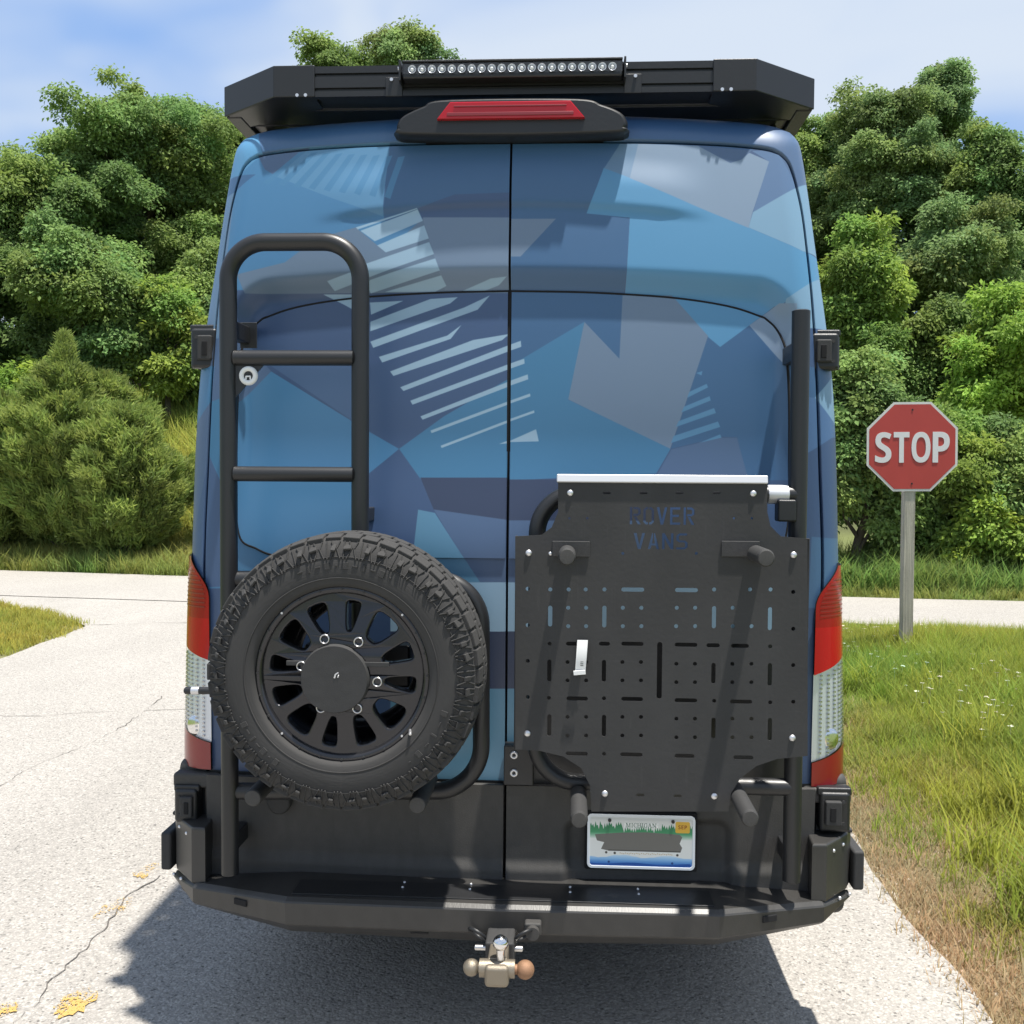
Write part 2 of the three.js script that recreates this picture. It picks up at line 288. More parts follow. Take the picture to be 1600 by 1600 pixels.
// ---------------------------------------------------------------- ground and roads
const farEdge = (x) => x > 4 ? -11.43 + (x - 4) * 0.104 : -11.43 + (x - 4) * 0.166;     // far side of the crossing road
const nearEdge = (x) => -8.75 + (x - 4) * 0.137;                                            // near side
function leftEdge(z) { return z > -5.8 ? -4.84 : z > -7.8 ? lerp(-4.84, -5.05, (-5.8 - z) / 2) : -5.05 - 1.0 * Math.pow((-7.8 - z) / 1.0, 1.25); }
function rightEdge(z) { return z > -6.6 ? 1.5 : 1.5 + 0.75 * Math.pow((-6.6 - z) / 2, 2); }
function roadDist(x, z) { // >0 on the verges: rough distance to tarmac
  const cross = Math.max(farEdge(x) - z, z - nearEdge(x));
  const lane = Math.max(leftEdge(z) - x, x - rightEdge(z));
  return Math.min(cross, lane);
}
function terrain(x, z) {
  const d = roadDist(x, z), beyond = farEdge(x) - z;
  let h = -0.03;
  if (d > 0) h = lerp(-0.022, 0.0, sm(0, 0.3, d)) + (fbm(x * 0.7, z * 0.7, 33, 3) - 0.5) * 0.14 * sm(0.1, 1.5, d);
  if (x > 1.5 && beyond < 0) h += 0.16 * sm(0.1, 1.8, x - rightEdge(z)) * sm(0.9, 2.8, z - nearEdge(x));
  if (x < -4 && beyond < 0) h += 0.10 * sm(0.1, 2.0, d);
  if (beyond > 0) h += 0.12 * sm(0, 1.5, beyond) + 0.105 * Math.max(0, beyond - 1.5) + 2.2 * sm(6, 30, beyond) + 5 * sm(30, 110, beyond) + 2.3 * sm(1.2, 7.5, beyond) * sm(-2, -6, x);
  return h;
}
{
  const N = 260, p = [], col = [], uv = [], idx = [];
  const wx = (t) => { const s = t * 2 - 1; return 16 * s + 150 * Math.sign(s) * Math.pow(Math.abs(s), 5); };
  const wz = (t) => { const s = t * 2 - 1; return -7 - 14 * s - 150 * Math.sign(s) * Math.pow(Math.abs(s), 5); };
  for (let j = 0; j <= N; j++) for (let i = 0; i <= N; i++) {
    const x = wx(i / N), z = wz(j / N), y = terrain(x, z); p.push(x, y, z); uv.push(x / 1.7, z / 1.7);
    const d = roadDist(x, z), n = fbm(x * 1.3, z * 1.3, 51, 4), n2 = fbm(x * 5, z * 5, 61, 3), beyond = farEdge(x) - z;
    // bare soil and straw beside the tarmac, green sward further out, leaf litter under the trees
    const bare = Math.max(0, Math.min(1, 1.15 - d / (0.45 + 0.7 * n)  + (n2 - 0.5) * 0.8)) * (beyond > -0.5 ? 0.2 : x > 1 ? 1 : 0.5);
    const wood = sm(5, 8, beyond + (n - 0.5) * 3) * (1 - 0.75 * sm(3.2, 2.0, Math.abs(x + 7.6) + (n2 - 0.5)));
    let c = [lerp(0.105, 0.15, n), lerp(0.155, 0.19, n), 0.030 + 0.02 * n2];
    c = c.map((v, k) => lerp(v, [0.27 + 0.1 * (n2 - 0.5), 0.205 + 0.08 * (n2 - 0.5), 0.125][k], bare));
    c = c.map((v, k) => lerp(v, [0.075, 0.085, 0.030][k], wood));
    col.push(...c);
  }
  for (let j = 0; j < N; j++) for (let i = 0; i < N; i++) { const a = j * (N + 1) + i, b = a + 1, c = a + N + 1, d = c + 1; idx.push(a, b, d, a, d, c); }
  const g = new THREE.BufferGeometry(); g.setAttribute('position', new THREE.Float32BufferAttribute(p, 3)); g.setAttribute('uv', new THREE.Float32BufferAttribute(uv, 2)); g.setAttribute('color', new THREE.Float32BufferAttribute(col, 3)); g.setIndex(idx); g.computeVertexNormals();
  const soil = dataTex(512, (i, j) => { const v = 0.62 + 0.38 * (0.5 * noise(i / 3, j / 6, 21, 0) + 0.5 * hash(i, j, 4)); return [v, v, v]; });
  const m = shadows(new THREE.Mesh(g, std({ vertexColors: true, map: soil, roughness: 1, bumpMap: soil, bumpScale: 0.02 }))); m.name = 'ground'; m.userData = { kind: 'structure', label: 'grassy roadside ground rising to the wood behind', category: 'ground' }; scene.add(m);
}
// worn light chip-seal: pale stones in a grey binder with dark pits
const T3 = 1024;
const chipH = new Float32Array(T3 * T3);
const roadTex = (() => {
  // stones of several sizes strewn at random, pale on a greyer bed, with dark pits between
  const R = rngOf(404), h = new Float32Array(T3 * T3).fill(0.57), ht = new Float32Array(T3 * T3);
  const drop = (n, r0, r1, lo, hi) => { for (let k = 0; k < n; k++) { const x = R() * T3, y = R() * T3, r = r0 + (r1 - r0) * R(), e = 0.6 + 0.4 * R(), a = R() * 3.14, ca = Math.cos(a), sa = Math.sin(a), v = lo + (hi - lo) * R(), q = Math.ceil(r); for (let j = -q; j <= q; j++) for (let i = -q; i <= q; i++) { const u = (i * ca + j * sa) / r, w = (j * ca - i * sa) / (r * e), d = u * u + w * w; if (d > 1) continue; const o = ((Math.floor(y + j) + T3) % T3) * T3 + (Math.floor(x + i) + T3) % T3; h[o] = v * (1 - 0.12 * d); ht[o] = v > 0.5 ? 0.4 + 0.6 * (1 - d) : 0; } } };
  drop(60000, 1.4, 3.4, 0.54, 0.68); drop(40000, 1.0, 2.4, 0.58, 0.72); drop(8000, 0.8, 1.8, 0.42, 0.52); drop(50000, 0.7, 1.5, 0.57, 0.74); drop(2500, 0.9, 2.0, 0.36, 0.46);
  for (let i = 0; i < T3 * T3; i++) chipH[i] = ht[i];
  return dataTex(T3, (i, j) => { const v = Math.min(1, h[j * T3 + i] * (0.95 + 0.10 * hash(i, j, 9)) + 0.02); return [v, v * 0.975, v * 0.94]; }, true);
})();
const roadBump = dataTex(T3, (i, j) => { const v = Math.min(1, chipH[j * T3 + i]); return [v, v, v]; });
M.road = std({ map: roadTex, bumpMap: roadBump, bumpScale: 0.0022, roughness: 0.93, vertexColors: true });
{
  // one sheet for the lane and the road it joins, gridded so that stains can vary
  const edge = (v, s) => (fbm(v * 2.1, s, 71, 4) - 0.5) * 0.10;
  const strips = [], tint = (x, z) => { const n = fbm(x * 0.55, z * 0.35, 81, 4), m = fbm(x * 3.1, z * 1.2, 83, 3), track = 0; const v = 0.86 + 0.22 * n + 0.14 * (m - 0.5); return [v, v * 0.99, v * 0.97]; };
  const sheet = (nu, nv, f) => { const g = gridGeo(nu, nv, f, (x, y, z) => [x / 3, z / 3]); const c = []; const q = g.attributes.position; for (let i = 0; i < q.count; i++) c.push(...tint(q.getX(i), q.getZ(i))); g.setAttribute('color', new THREE.Float32BufferAttribute(c, 3)); return g; };
  strips.push(sheet(60, 180, (u, v) => { const z = lerp(16, -8.9, v), zj = Math.max(z, nearEdge(lerp(leftEdge(z), rightEdge(z), u)) - 0.0), l = leftEdge(zj) + edge(zj, 1), r = rightEdge(zj) + edge(zj, 9); const x = lerp(l, r, u); return [x, 0, Math.max(z, nearEdge(x))]; }));
  strips.push(sheet(260, 24, (u, v) => { const x = lerp(-70, 70, u), e0 = nearEdge(x) + edge(x, 5), e1 = farEdge(x) + edge(x, 7); return [x, 0.004, lerp(e0, e1, v)]; }));
  // the flare on the left where lane and road join
  strips.push(sheet(40, 40, (u, v) => { const z = lerp(-7.9, -11.2, v), l = leftEdge(z) + edge(z, 1); return [lerp(l, -2, u), -0.004, z]; }));
  const m = shadows(new THREE.Mesh(mergeGeometries(strips.map(s => s)), M.road)); m.name = 'road'; m.userData = { kind: 'structure', label: 'pale worn chip-seal lane meeting a crossing road', category: 'road' }; scene.add(m);
  // cracks: thin open joints filled with dark grit
  const R = rngOf(5);
  const crack = (pts, w, y, name = 'crack') => {
    const c = new THREE.CatmullRomCurve3(pts.map(q => vec(q[0], 0, q[1]))), L = c.getLength(), n = Math.round(L / 0.03), p = [], idx = []; let off = 0;
    for (let i = 0; i <= n; i++) { const q = c.getPointAt(i / n), t = c.getTangentAt(i / n); off += (R() - 0.5) * 0.030; off *= 0.88; const ww = w * (0.15 + 1.3 * Math.pow(noise(i / 4, 3, w * 1000), 1.5)); const nx = -t.z, nz = t.x; p.push(q.x + nx * (off - ww), y, q.z + nz * (off - ww), q.x + nx * (off + ww), y, q.z + nz * (off + ww)); if (i < n) { const a = i * 2; idx.push(a, a + 1, a + 3, a, a + 3, a + 2); } }
    const g = new THREE.BufferGeometry(); g.setAttribute('position', new THREE.Float32BufferAttribute(p, 3)); g.setIndex(idx); g.computeVertexNormals(); part(name, g, std({ color: lin(0.10, 0.09, 0.08), roughness: 1, side: THREE.DoubleSide }), m);
  };
  const gp = (a) => a.map(([x, y]) => { const q = G(x, y); return [q.x, q.z]; });
  crack(gp([[-60, 1116], [60, 1119], [140, 1114], [290, 1108], [420, 1106]]), 0.0035, 0.004);
  crack(gp([[262, 1365], [200, 1410], [130, 1480], [60, 1560], [20, 1600], [-60, 1690]]), 0.0036, 0.004);
  crack(gp([[130, 977], [180, 976], [240, 974], [330, 973]]), 0.007, 0.004);
  crack(gp([[-10, 1232], [70, 1192], [150, 1160], [215, 1120], [255, 1088]]), 0.0028, 0.004);
  // worn yellow paint
  const pt = rngOf(12);
  const flake = dataTex(512, (i, j) => { const c = fbm(i / 70, j / 70, 23, 3), f = 0.55 * noise(i / 3.2, j / 3.2, 25) + 0.45 * noise(i / 1.4, j / 1.4, 27), v = c * 0.9 + f * 0.75 > 0.90 ? 1 : 0; return [v, v, v]; });
  const paintM = std({ color: lin(0.44, 0.285, 0.085), alphaMap: flake, alphaTest: 0.5, roughness: 0.85, side: THREE.DoubleSide });
  for (const [[x0, y0], [x1, y1], w] of [[[248, 1350], [212, 1374], 0.05], [[206, 1400], [146, 1444], 0.055], [[142, 1543], [98, 1592], 0.06], [[-8, 1575], [20, 1584], 0.05], [[292, 1318], [262, 1340], 0.045]]) { // the centre line survives only on the tops of the stones
    const A = G(x0, y0), B = G(x1, y1), d = B.clone().sub(A), L = d.length(), sh = new THREE.Shape(), pts = [], n = 26;
    for (let k = 0; k < n; k++) { const a = k / n * 6.283, q = 0.65 + 0.5 * pt(); pts.push(new THREE.Vector2(Math.cos(a) * L * 0.55 * q, Math.sin(a) * w * q)); } sh.setFromPoints(pts);
    const g = new THREE.ShapeGeometry(sh), u = g.attributes.uv, q = g.attributes.position, o = pt(); for (let i = 0; i < q.count; i++) u.setXY(i, q.getX(i) / 0.8 + o, q.getY(i) / 0.8 + o * 0.7);
    g.rotateX(-Math.PI / 2); g.rotateY(-Math.atan2(d.z, d.x)); g.translate((A.x + B.x) / 2, 0.0045, (A.z + B.z) / 2); part('yellow_marking', g, paintM, m);
  }
}

// ---------------------------------------------------------------- vegetation
const leafMat = (r, g, b, o = {}) => phy({ color: lin(r, g, b), roughness: 1, specularIntensity: 0.3, transmission: 0.46, thickness: 0, side: THREE.DoubleSide, ...o });
const M_leaf = leafMat(1, 1, 1), M_bark = std({ color: lin(0.10, 0.08, 0.06), roughness: 0.95, bumpMap: grainTex, bumpScale: 0.02 });
function leafClump(seed, n, spread, len, wid) { // a twig end with folded leaves
  const R = rngOf(seed), p = [], idx = [];
  for (let k = 0; k < n; k++) {
    const d = vec(R() * 2 - 1, R() * 1.3 - 0.45, R() * 2 - 1); const c = d.clone().normalize().multiplyScalar(spread * Math.pow(R(), 0.5)); c.y *= 0.75;
    const dir = vec(c.x, c.y * 0.4 - 0.25 * spread + (R() - 0.5) * spread, c.z).normalize(); const up = vec((R() - 0.5) * 2.0, 1, (R() - 0.5) * 2.0).normalize(); const side = dir.clone().cross(up).normalize(); const nn = side.clone().cross(dir).normalize();
    const l = len * (0.7 + 0.6 * R()), w = wid * (0.7 + 0.6 * R()), b = p.length / 3;
    const q = (a, s, h) => { const v = c.clone().addScaledVector(dir, a * l).addScaledVector(side, s * w).addScaledVector(nn, h * w); p.push(v.x, v.y, v.z); };
    q(0, 0, 0); q(0.45, -0.5, 0.18); q(1, 0, -0.15); q(0.45, 0.5, 0.18);
    idx.push(b, b + 1, b + 2, b, b + 2, b + 3);
  }
  const g = new THREE.BufferGeometry(); g.setAttribute('position', new THREE.Float32BufferAttribute(p, 3)); g.setIndex(idx); g.computeVertexNormals(); return g;
}
const clumpsA = [leafClump(1, 44, 0.34, 0.115, 0.075), leafClump(2, 44, 0.38, 0.125, 0.08)];
const clumpsB = [leafClump(3, 40, 0.32, 0.13, 0.07)];
function limb(a, b, r0, r1, bow, seed) { const R = rngOf(seed); const c = new THREE.CatmullRomCurve3([a, a.clone().lerp(b, 0.35).add(vec((R() - 0.5) * bow, (R() - 0.3) * bow, (R() - 0.5) * bow)), a.clone().lerp(b, 0.7).add(vec((R() - 0.5) * bow, (R() - 0.2) * bow, (R() - 0.5) * bow)), b]); const g = new THREE.TubeGeometry(c, 10, 1, 7); const q = g.attributes.position; for (let i = 0; i <= 10; i++) { const o = c.getPointAt(i / 10), r = lerp(r0, r1, i / 10); for (let k = 0; k <= 7; k++) { const n = i * 8 + k; q.setXYZ(n, o.x + (q.getX(n) - o.x) * r, o.y + (q.getY(n) - o.y) * r, o.z + (q.getZ(n) - o.z) * r); } } g.computeVertexNormals(); return g; }
const mtx = new THREE.Matrix4(), quat = new THREE.Quaternion(), UPV = vec(0, 1, 0);
function instanced(name, geo, mat, list, parent) { const im = shadows(new THREE.InstancedMesh(geo, mat, list.length)); im.name = name; list.forEach(([pos, q, s, c], i) => { mtx.compose(pos, q, vec(s, s, s)); im.setMatrixAt(i, mtx); im.setColorAt(i, c); }); im.instanceMatrix.needsUpdate = true; parent.add(im); return im; }
// broad-leaved tree: px, top, half width and bottom of crown in the photograph give direction, z gives distance
function tree(o) {
  const { px, top, half, bottom, z, tone, seed, label, lobes = 40, per = 125, name = 'broadleaf_tree', size = 0.8, cl = clumpsA, cat = 'tree', grp } = o;
  const R = rngOf(seed), T = V(px, top, z), B = V(px, bottom, z), E = V(px + half, (top + bottom) / 2, z);
  const rx = Math.abs(E.x - T.x), ry = (T.y - B.y) / 2, rz = Math.min(rx, ry) * 0.95, cy = (T.y + B.y) / 2, gx = T.x, gy = terrain(gx, z);
  const t = thing(name, label, cat, grp); t.position.set(gx, gy, z);
  const C = vec(0, cy - gy, 0), wood = [], list = cl.map(() => []);
  const hgt = Math.max(0.6, C.y - ry * 0.1), tr = Math.max(0.03, Math.min(0.26, ry * 0.055));
  wood.push(limb(vec(0, -0.15, 0), vec((R() - 0.5) * rx * 0.2, hgt, (R() - 0.5) * rz * 0.2), tr, tr * 0.4, tr * 2, seed + 1));
  const nb = Math.round(lobes * 0.62), rm = Math.min(rx, ry);
  for (let k = 0; k < nb; k++) { // boughs reach out of the trunk to uneven lengths and carry flat leafy sprays
    const az = k * 2.39996 + R() * 0.7, el = -0.55 + 2.0 * Math.pow(R(), 0.85), reach = 0.58 + 0.40 * R();
    const tip = vec(Math.cos(az) * Math.cos(el) * rx, Math.sin(el) * ry, Math.sin(az) * Math.cos(el) * rz).multiplyScalar(reach).add(C);
    const root = vec(0, Math.max(0.1, Math.min(hgt, tip.y - Math.abs(tip.x) * 0.6 - 0.3 * ry)), 0);
    if (lobes > 12) wood.push(limb(root, root.clone().lerp(tip, 0.93), tr * 0.34, tr * 0.06, rm * 0.12, seed + 10 + k));
    const boughTone = 0.80 + 0.42 * R(), warm = (R() - 0.5) * 0.26, ns = 10 + Math.floor(R() * 6);
    for (let j = 0; j < ns; j++) {
      const u = j === 0 ? 1 : 0.40 + 0.62 * R(), spread2 = rm * 0.24 * (1.25 - u * 0.6), sr = (0.06 + 0.12 * R()) * rm * (j === 0 ? 0.75 : 1) + 0.10;
      const sc = root.clone().lerp(tip, u).add(vec((R() - 0.5) * 2 * spread2, (R() - 0.4) * 1.3 * spread2, (R() - 0.5) * 2 * spread2)), tx = (R() - 0.5) * 0.7, tz = (R() - 0.5) * 0.7, spTone = boughTone * (0.86 + 0.28 * R());
      const n = Math.round(per * 0.10 * (0.7 + 0.6 * R()));
      for (let i = 0; i < n; i++) {
        const aa = R() * 6.283, rr = sr * Math.sqrt(R()) * (0.8 + 0.45 * R()), ex = Math.cos(aa) * rr, ez = Math.sin(aa) * rr;
        const pos = sc.clone().add(vec(ex, ex * tx + ez * tz - 0.18 * rr * rr / sr + (R() - 0.5) * sr * 0.75, ez));
        quat.setFromUnitVectors(UPV, vec(ex / sr * 0.5 + (R() - 0.5) * 0.7, 0.85, ez / sr * 0.5 + (R() - 0.5) * 0.7).normalize()); const q = quat.clone().multiply(new THREE.Quaternion().setFromAxisAngle(UPV, R() * 6.283));
        const v = spTone * (0.84 + 0.32 * R()), w = warm + (R() - 0.5) * 0.12;
        list[Math.floor(R() * cl.length)].push([pos, q, size * (0.5 + 0.75 * R()), lin(tone[0] * v * (1 + w), tone[1] * v, tone[2] * v * (1 - w))]);
      }
    }
  }
  part('trunk', mergeGeometries(wood.map(g => g)), M_bark, t);
  const crown = group('crown', t);
  cl.forEach((g, i) => { const m = instanced('foliage', g, M_leaf, list[i], crown); m.userData.kind = 'stuff'; });
  return t;
}
const MD = [0.205, 0.305, 0.088], LT = [0.245, 0.350, 0.072], YL = [0.280, 0.390, 0.062], OL = [0.220, 0.305, 0.104];
// left
tree({ px: 215, top: 112, half: 165, bottom: 560, z: -24, tone: MD, seed: 11, lobes: 75, label: 'tallest rounded tree of the wood behind the cedars' });
tree({ px: 40, top: 240, half: 130, bottom: 640, z: -21.5, tone: MD, seed: 12, lobes: 50, label: 'broad green tree standing left of the tall rounded tree, behind the cedars' });
tree({ px: 360, top: 150, half: 110, bottom: 600, z: -27, tone: OL, seed: 13, lobes: 46, label: 'olive green tree half hidden between the tall rounded tree and the van' });
tree({ px: 130, top: 345, half: 120, bottom: 640, z: -19.5, tone: MD, seed: 14, lobes: 36, label: 'low leafy tree under the tall rounded tree' });
tree({ px: 262, top: 425, half: 72, bottom: 650, z: -19.6, tone: LT, seed: 15, lobes: 26, per: 60, label: 'bright green sapling between the cedars and the van', cl: clumpsB, name: 'sapling' });
tree({ px: 330, top: 380, half: 90, bottom: 700, z: -21, tone: MD, seed: 16, lobes: 30, label: 'leafy tree half hidden by the bright green sapling' });
tree({ px: -120, top: 330, half: 150, bottom: 760, z: -20, tone: MD, seed: 17, lobes: 44, label: 'green tree at the end of the wood beyond the leftmost cedar' });
tree({ px: 30, top: 560, half: 110, bottom: 760, z: -18.4, tone: YL, seed: 18, lobes: 22, per: 55, label: 'yellow green bush just behind the cedars', cl: clumpsB, name: 'leafy_bush', cat: 'bush' });
tree({ px: 225, top: 290, half: 120, bottom: 640, z: -26.5, tone: MD, seed: 19, lobes: 44, label: 'green tree filling the gap behind the bright green sapling' });
// behind the van
tree({ px: 640, top: 30, half: 92, bottom: 420, z: -31, tone: OL, seed: 21, lobes: 40, size: 0.9, label: 'tall tree whose top shows above the roof rack' });
tree({ px: 525, top: 58, half: 95, bottom: 420, z: -32, tone: MD, seed: 22, lobes: 36, size: 0.9, label: 'slightly lower tree beside the tall one above the roof rack' });
tree({ px: 480, top: 210, half: 130, bottom: 640, z: -25, tone: MD, seed: 23, lobes: 36, label: 'green tree hidden behind the van roof, beside the olive green tree' });
tree({ px: 880, top: 220, half: 190, bottom: 680, z: -27, tone: MD, seed: 24, lobes: 40, label: 'broad green tree hidden behind the middle of the van' });
tree({ px: 1130, top: 230, half: 170, bottom: 680, z: -25, tone: MD, seed: 25, lobes: 40, label: 'green tree hidden behind the gear panel side of the van' });
tree({ px: 1285, top: 165, half: 85, bottom: 560, z: -29, tone: MD, seed: 47, lobes: 50, label: 'green tree showing between the roof rack corner and the tall olive one' });
// right
tree({ px: 1385, top: 118, half: 125, bottom: 520, z: -27, tone: OL, seed: 31, lobes: 60, label: 'tall rounded olive green tree next to the roof rack corner' });
tree({ px: 1470, top: 102, half: 55, bottom: 330, z: -28.5, tone: OL, seed: 37, lobes: 18, label: 'narrow treetop rising above the tall olive green tree' });
tree({ px: 1545, top: 172, half: 75, bottom: 560, z: -25.5, tone: MD, seed: 32, lobes: 46, label: 'mid green tree behind the stop sign, right of the tall olive one' });
tree({ px: 1640, top: 235, half: 110, bottom: 640, z: -24.5, tone: MD, seed: 38, lobes: 46, label: 'green tree standing last in the row beyond the stop sign' });
tree({ px: 1490, top: 320, half: 120, bottom: 620, z: -22, tone: OL, seed: 33, lobes: 46, label: 'grey green tree directly above the stop sign' });
tree({ px: 1352, top: 352, half: 72, bottom: 600, z: -19.5, tone: LT, seed: 34, lobes: 34, per: 70, label: 'bright green young tree between the van and the stop sign', cl: clumpsB });
tree({ px: 1590, top: 455, half: 120, bottom: 700, z: -18.5, tone: YL, seed: 35, lobes: 36, per: 75, label: 'bright yellow green tree reaching past the stop sign', cl: clumpsB });
tree({ px: 1345, top: 545, half: 95, bottom: 930, size: 0.62, per: 110, z: -13.0, tone: MD, seed: 36, lobes: 40, label: 'dense green bush between the van and the sign post', name: 'leafy_bush', cat: 'bush' });
tree({ px: 1470, top: 600, half: 95, bottom: 925, size: 0.62, z: -13.4, tone: LT, seed: 39, lobes: 34, per: 100, label: 'light green bush right behind the stop sign', cl: clumpsB, name: 'leafy_bush', cat: 'bush' });
tree({ px: 1590, top: 640, half: 95, bottom: 930, size: 0.62, per: 110, z: -13.2, tone: MD, seed: 40, lobes: 34, label: 'dense green bush beyond the sign post, right of the light green one', name: 'leafy_bush', cat: 'bush' });
tree({ px: 1532, top: 775, half: 42, bottom: 922, z: -12.6, tone: YL, seed: 41, lobes: 16, per: 40, size: 0.7, label: 'small yellow green bush at the far road edge by the sign post', cl: clumpsB, name: 'leafy_bush', cat: 'bush' });
tree({ px: 1615, top: 825, half: 26, bottom: 870, z: -12.2, tone: YL, seed: 42, lobes: 8, per: 30, size: 0.6, label: 'bright leafy twig reaching in over the far road edge', cl: clumpsB, name: 'leafy_bush', cat: 'bush' });
tree({ px: 1235, top: 560, half: 110, bottom: 915, size: 0.65, per: 100, z: -14.0, tone: MD, seed: 43, lobes: 30, label: 'green bush mostly hidden by the van, next to the dense green bush', name: 'leafy_bush', cat: 'bush' });

tree({ px: 1462, top: 470, half: 100, bottom: 760, z: -20.5, tone: MD, seed: 44, lobes: 40, label: 'green bush above the stop sign, between the young tree and the yellow green tree', name: 'leafy_bush', cat: 'bush' });
tree({ px: 1585, top: 560, half: 90, bottom: 800, z: -19.8, tone: LT, seed: 45, lobes: 34, label: 'green bush under the yellow green tree beyond the stop sign', name: 'leafy_bush', cat: 'bush' });
tree({ px: 1300, top: 430, half: 80, bottom: 760, z: -21.5, tone: MD, seed: 46, lobes: 34, label: 'green bush seen between the van side and the bright young tree', name: 'leafy_bush', cat: 'bush' });
// cedars: dense upright plumes of fine sprays
function sprayGeo(seed, n) { const R = rngOf(seed), p = [], idx = []; for (let k = 0; k < n; k++) { const a = R() * 6.283, tilt = 0.25 + 0.75 * R(), l = 0.06 + 0.10 * R(), w = 0.0045 + 0.005 * R(), base = vec((R() - 0.5) * 0.22, (R() - 0.2) * 0.20, (R() - 0.5) * 0.22), d = vec(Math.cos(a) * tilt, 1, Math.sin(a) * tilt).normalize(), s = d.clone().cross(vec(R() - 0.5, R() - 0.5, R() - 0.5)).normalize(), b = p.length / 3; for (const v of [base.clone().addScaledVector(s, -w), base.clone().addScaledVector(s, w), base.clone().addScaledVector(d, l * 0.55).addScaledVector(s, w * 1.25), base.clone().addScaledVector(d, l), base.clone().addScaledVector(d, l * 0.55).addScaledVector(s, -w * 1.25)]) p.push(v.x, v.y, v.z); idx.push(b, b + 1, b + 2, b, b + 2, b + 4, b + 4, b + 2, b + 3); } const g = new THREE.BufferGeometry(); g.setAttribute('position', new THREE.Float32BufferAttribute(p, 3)); g.setIndex(idx); g.computeVertexNormals(); return g; }
const spray = sprayGeo(4, 75);
function cedar(px, top, half, base, z, seed, label, dens = 1, sharp = 0.8) { // loose feathery boughs climbing off a leading stem
  const R = rngOf(seed), T = V(px, top, z), E = V(px + half, base, z), x = T.x, gy = terrain(x, z), Hh = T.y - gy, W = Math.abs(E.x - x); const t = thing('cedar', label, 'cedar tree', 'cedars by the crossing road'); t.position.set(x, gy, z);
  const list = [], wood = [limb(vec(0, -0.1, 0), vec((R() - 0.5) * 0.2, Hh * 0.93, 0), 0.07, 0.010, 0.15, seed + 3)], nb = Math.round(74 * dens);
  for (let k = 0; k < nb; k++) {
    const h0 = Math.pow((k + R()) / nb, 1.15), az = k * 2.4 + R(), prof = Math.min(1, 0.62 + h0 * 2.2) * Math.pow(1 - h0, sharp), reach = W * prof * (0.62 + 0.62 * R()) + 0.10, rise = (0.30 + 0.75 * R()) * reach + 0.10 * Hh * (1 - h0) * R();
    const a = vec(0, Hh * h0 * 0.93 + 0.05, 0), tip = vec(Math.cos(az) * reach, a.y + rise, Math.sin(az) * reach * 0.9); if (tip.y > Hh * (sharp > 1 ? 0.80 : 1)) tip.y = Hh * (sharp > 1 ? 0.80 : 1) - 0.1 * R();
    if (k % 2) wood.push(limb(a, tip, 0.016, 0.004, reach * 0.15, seed + 20 + k));
    const tone = 0.80 + 0.40 * R(), n = Math.round(12 + 44 * prof);
    for (let i = 0; i < n; i++) {
      const u = 0.28 + 0.76 * Math.pow(R(), 0.7), sp = 0.05 + 0.20 * reach * (1.12 - u), pos = a.clone().lerp(tip, u).add(vec((R() - 0.5) * 2 * sp, (R() - 0.45) * 1.5 * sp, (R() - 0.5) * 2 * sp)); pos.y += 0.10 * reach * u * u;
      quat.setFromUnitVectors(UPV, vec(Math.cos(az) * 0.8 + (R() - 0.5) * 1.1, 0.95, Math.sin(az) * 0.8 + (R() - 0.5) * 1.1).normalize());
      const v = tone * (0.78 + 0.44 * R()), w = (R() - 0.5) * 0.2; list.push([pos, quat.clone().multiply(new THREE.Quaternion().setFromAxisAngle(UPV, R() * 6.28)), (0.75 + 0.6 * R()) * (h0 > 0.8 ? 0.8 : 1), lin(0.255 * v * (1 + w), 0.325 * v, 0.078 * v)]);
    }
  }
  if (sharp > 1) for (let i = 0; i < 190; i++) { const u = R(), rad = 0.26 * (1 - u) * Math.sqrt(R()) + 0.01, b = R() * 6.283; quat.setFromUnitVectors(UPV, vec(Math.cos(b) * 0.45, 1, Math.sin(b) * 0.45).normalize()); const v = 0.8 + 0.4 * R(); list.push([vec(Math.cos(b) * rad, Hh * (0.70 + 0.27 * u), Math.sin(b) * rad), quat.clone(), 0.55 + 0.35 * R(), lin(0.255 * v, 0.325 * v, 0.078 * v)]); }
  part('trunk', mergeGeometries(wood), M_bark, t); const c = instanced('crown', spray, M_leaf, list, t); c.userData.kind = 'stuff';
}
cedar(100, 515, 120, 880, -14.9, 51, 'tallest cedar with a spiky top beside the crossing road', 1.3, 1.35);
cedar(200, 640, 98, 885, -14.5, 52, 'rounded cedar standing next to the van side', 1.1);
cedar(10, 620, 110, 880, -15.3, 53, 'broad cedar left of the spiky topped one', 1.1);
cedar(155, 585, 90, 885, -15.6, 54, 'cedar squeezed between the spiky topped one and the rounded one', 1);
cedar(-110, 600, 110, 880, -15.2, 55, 'outermost cedar of the clump, next to the broad one', 1.1);

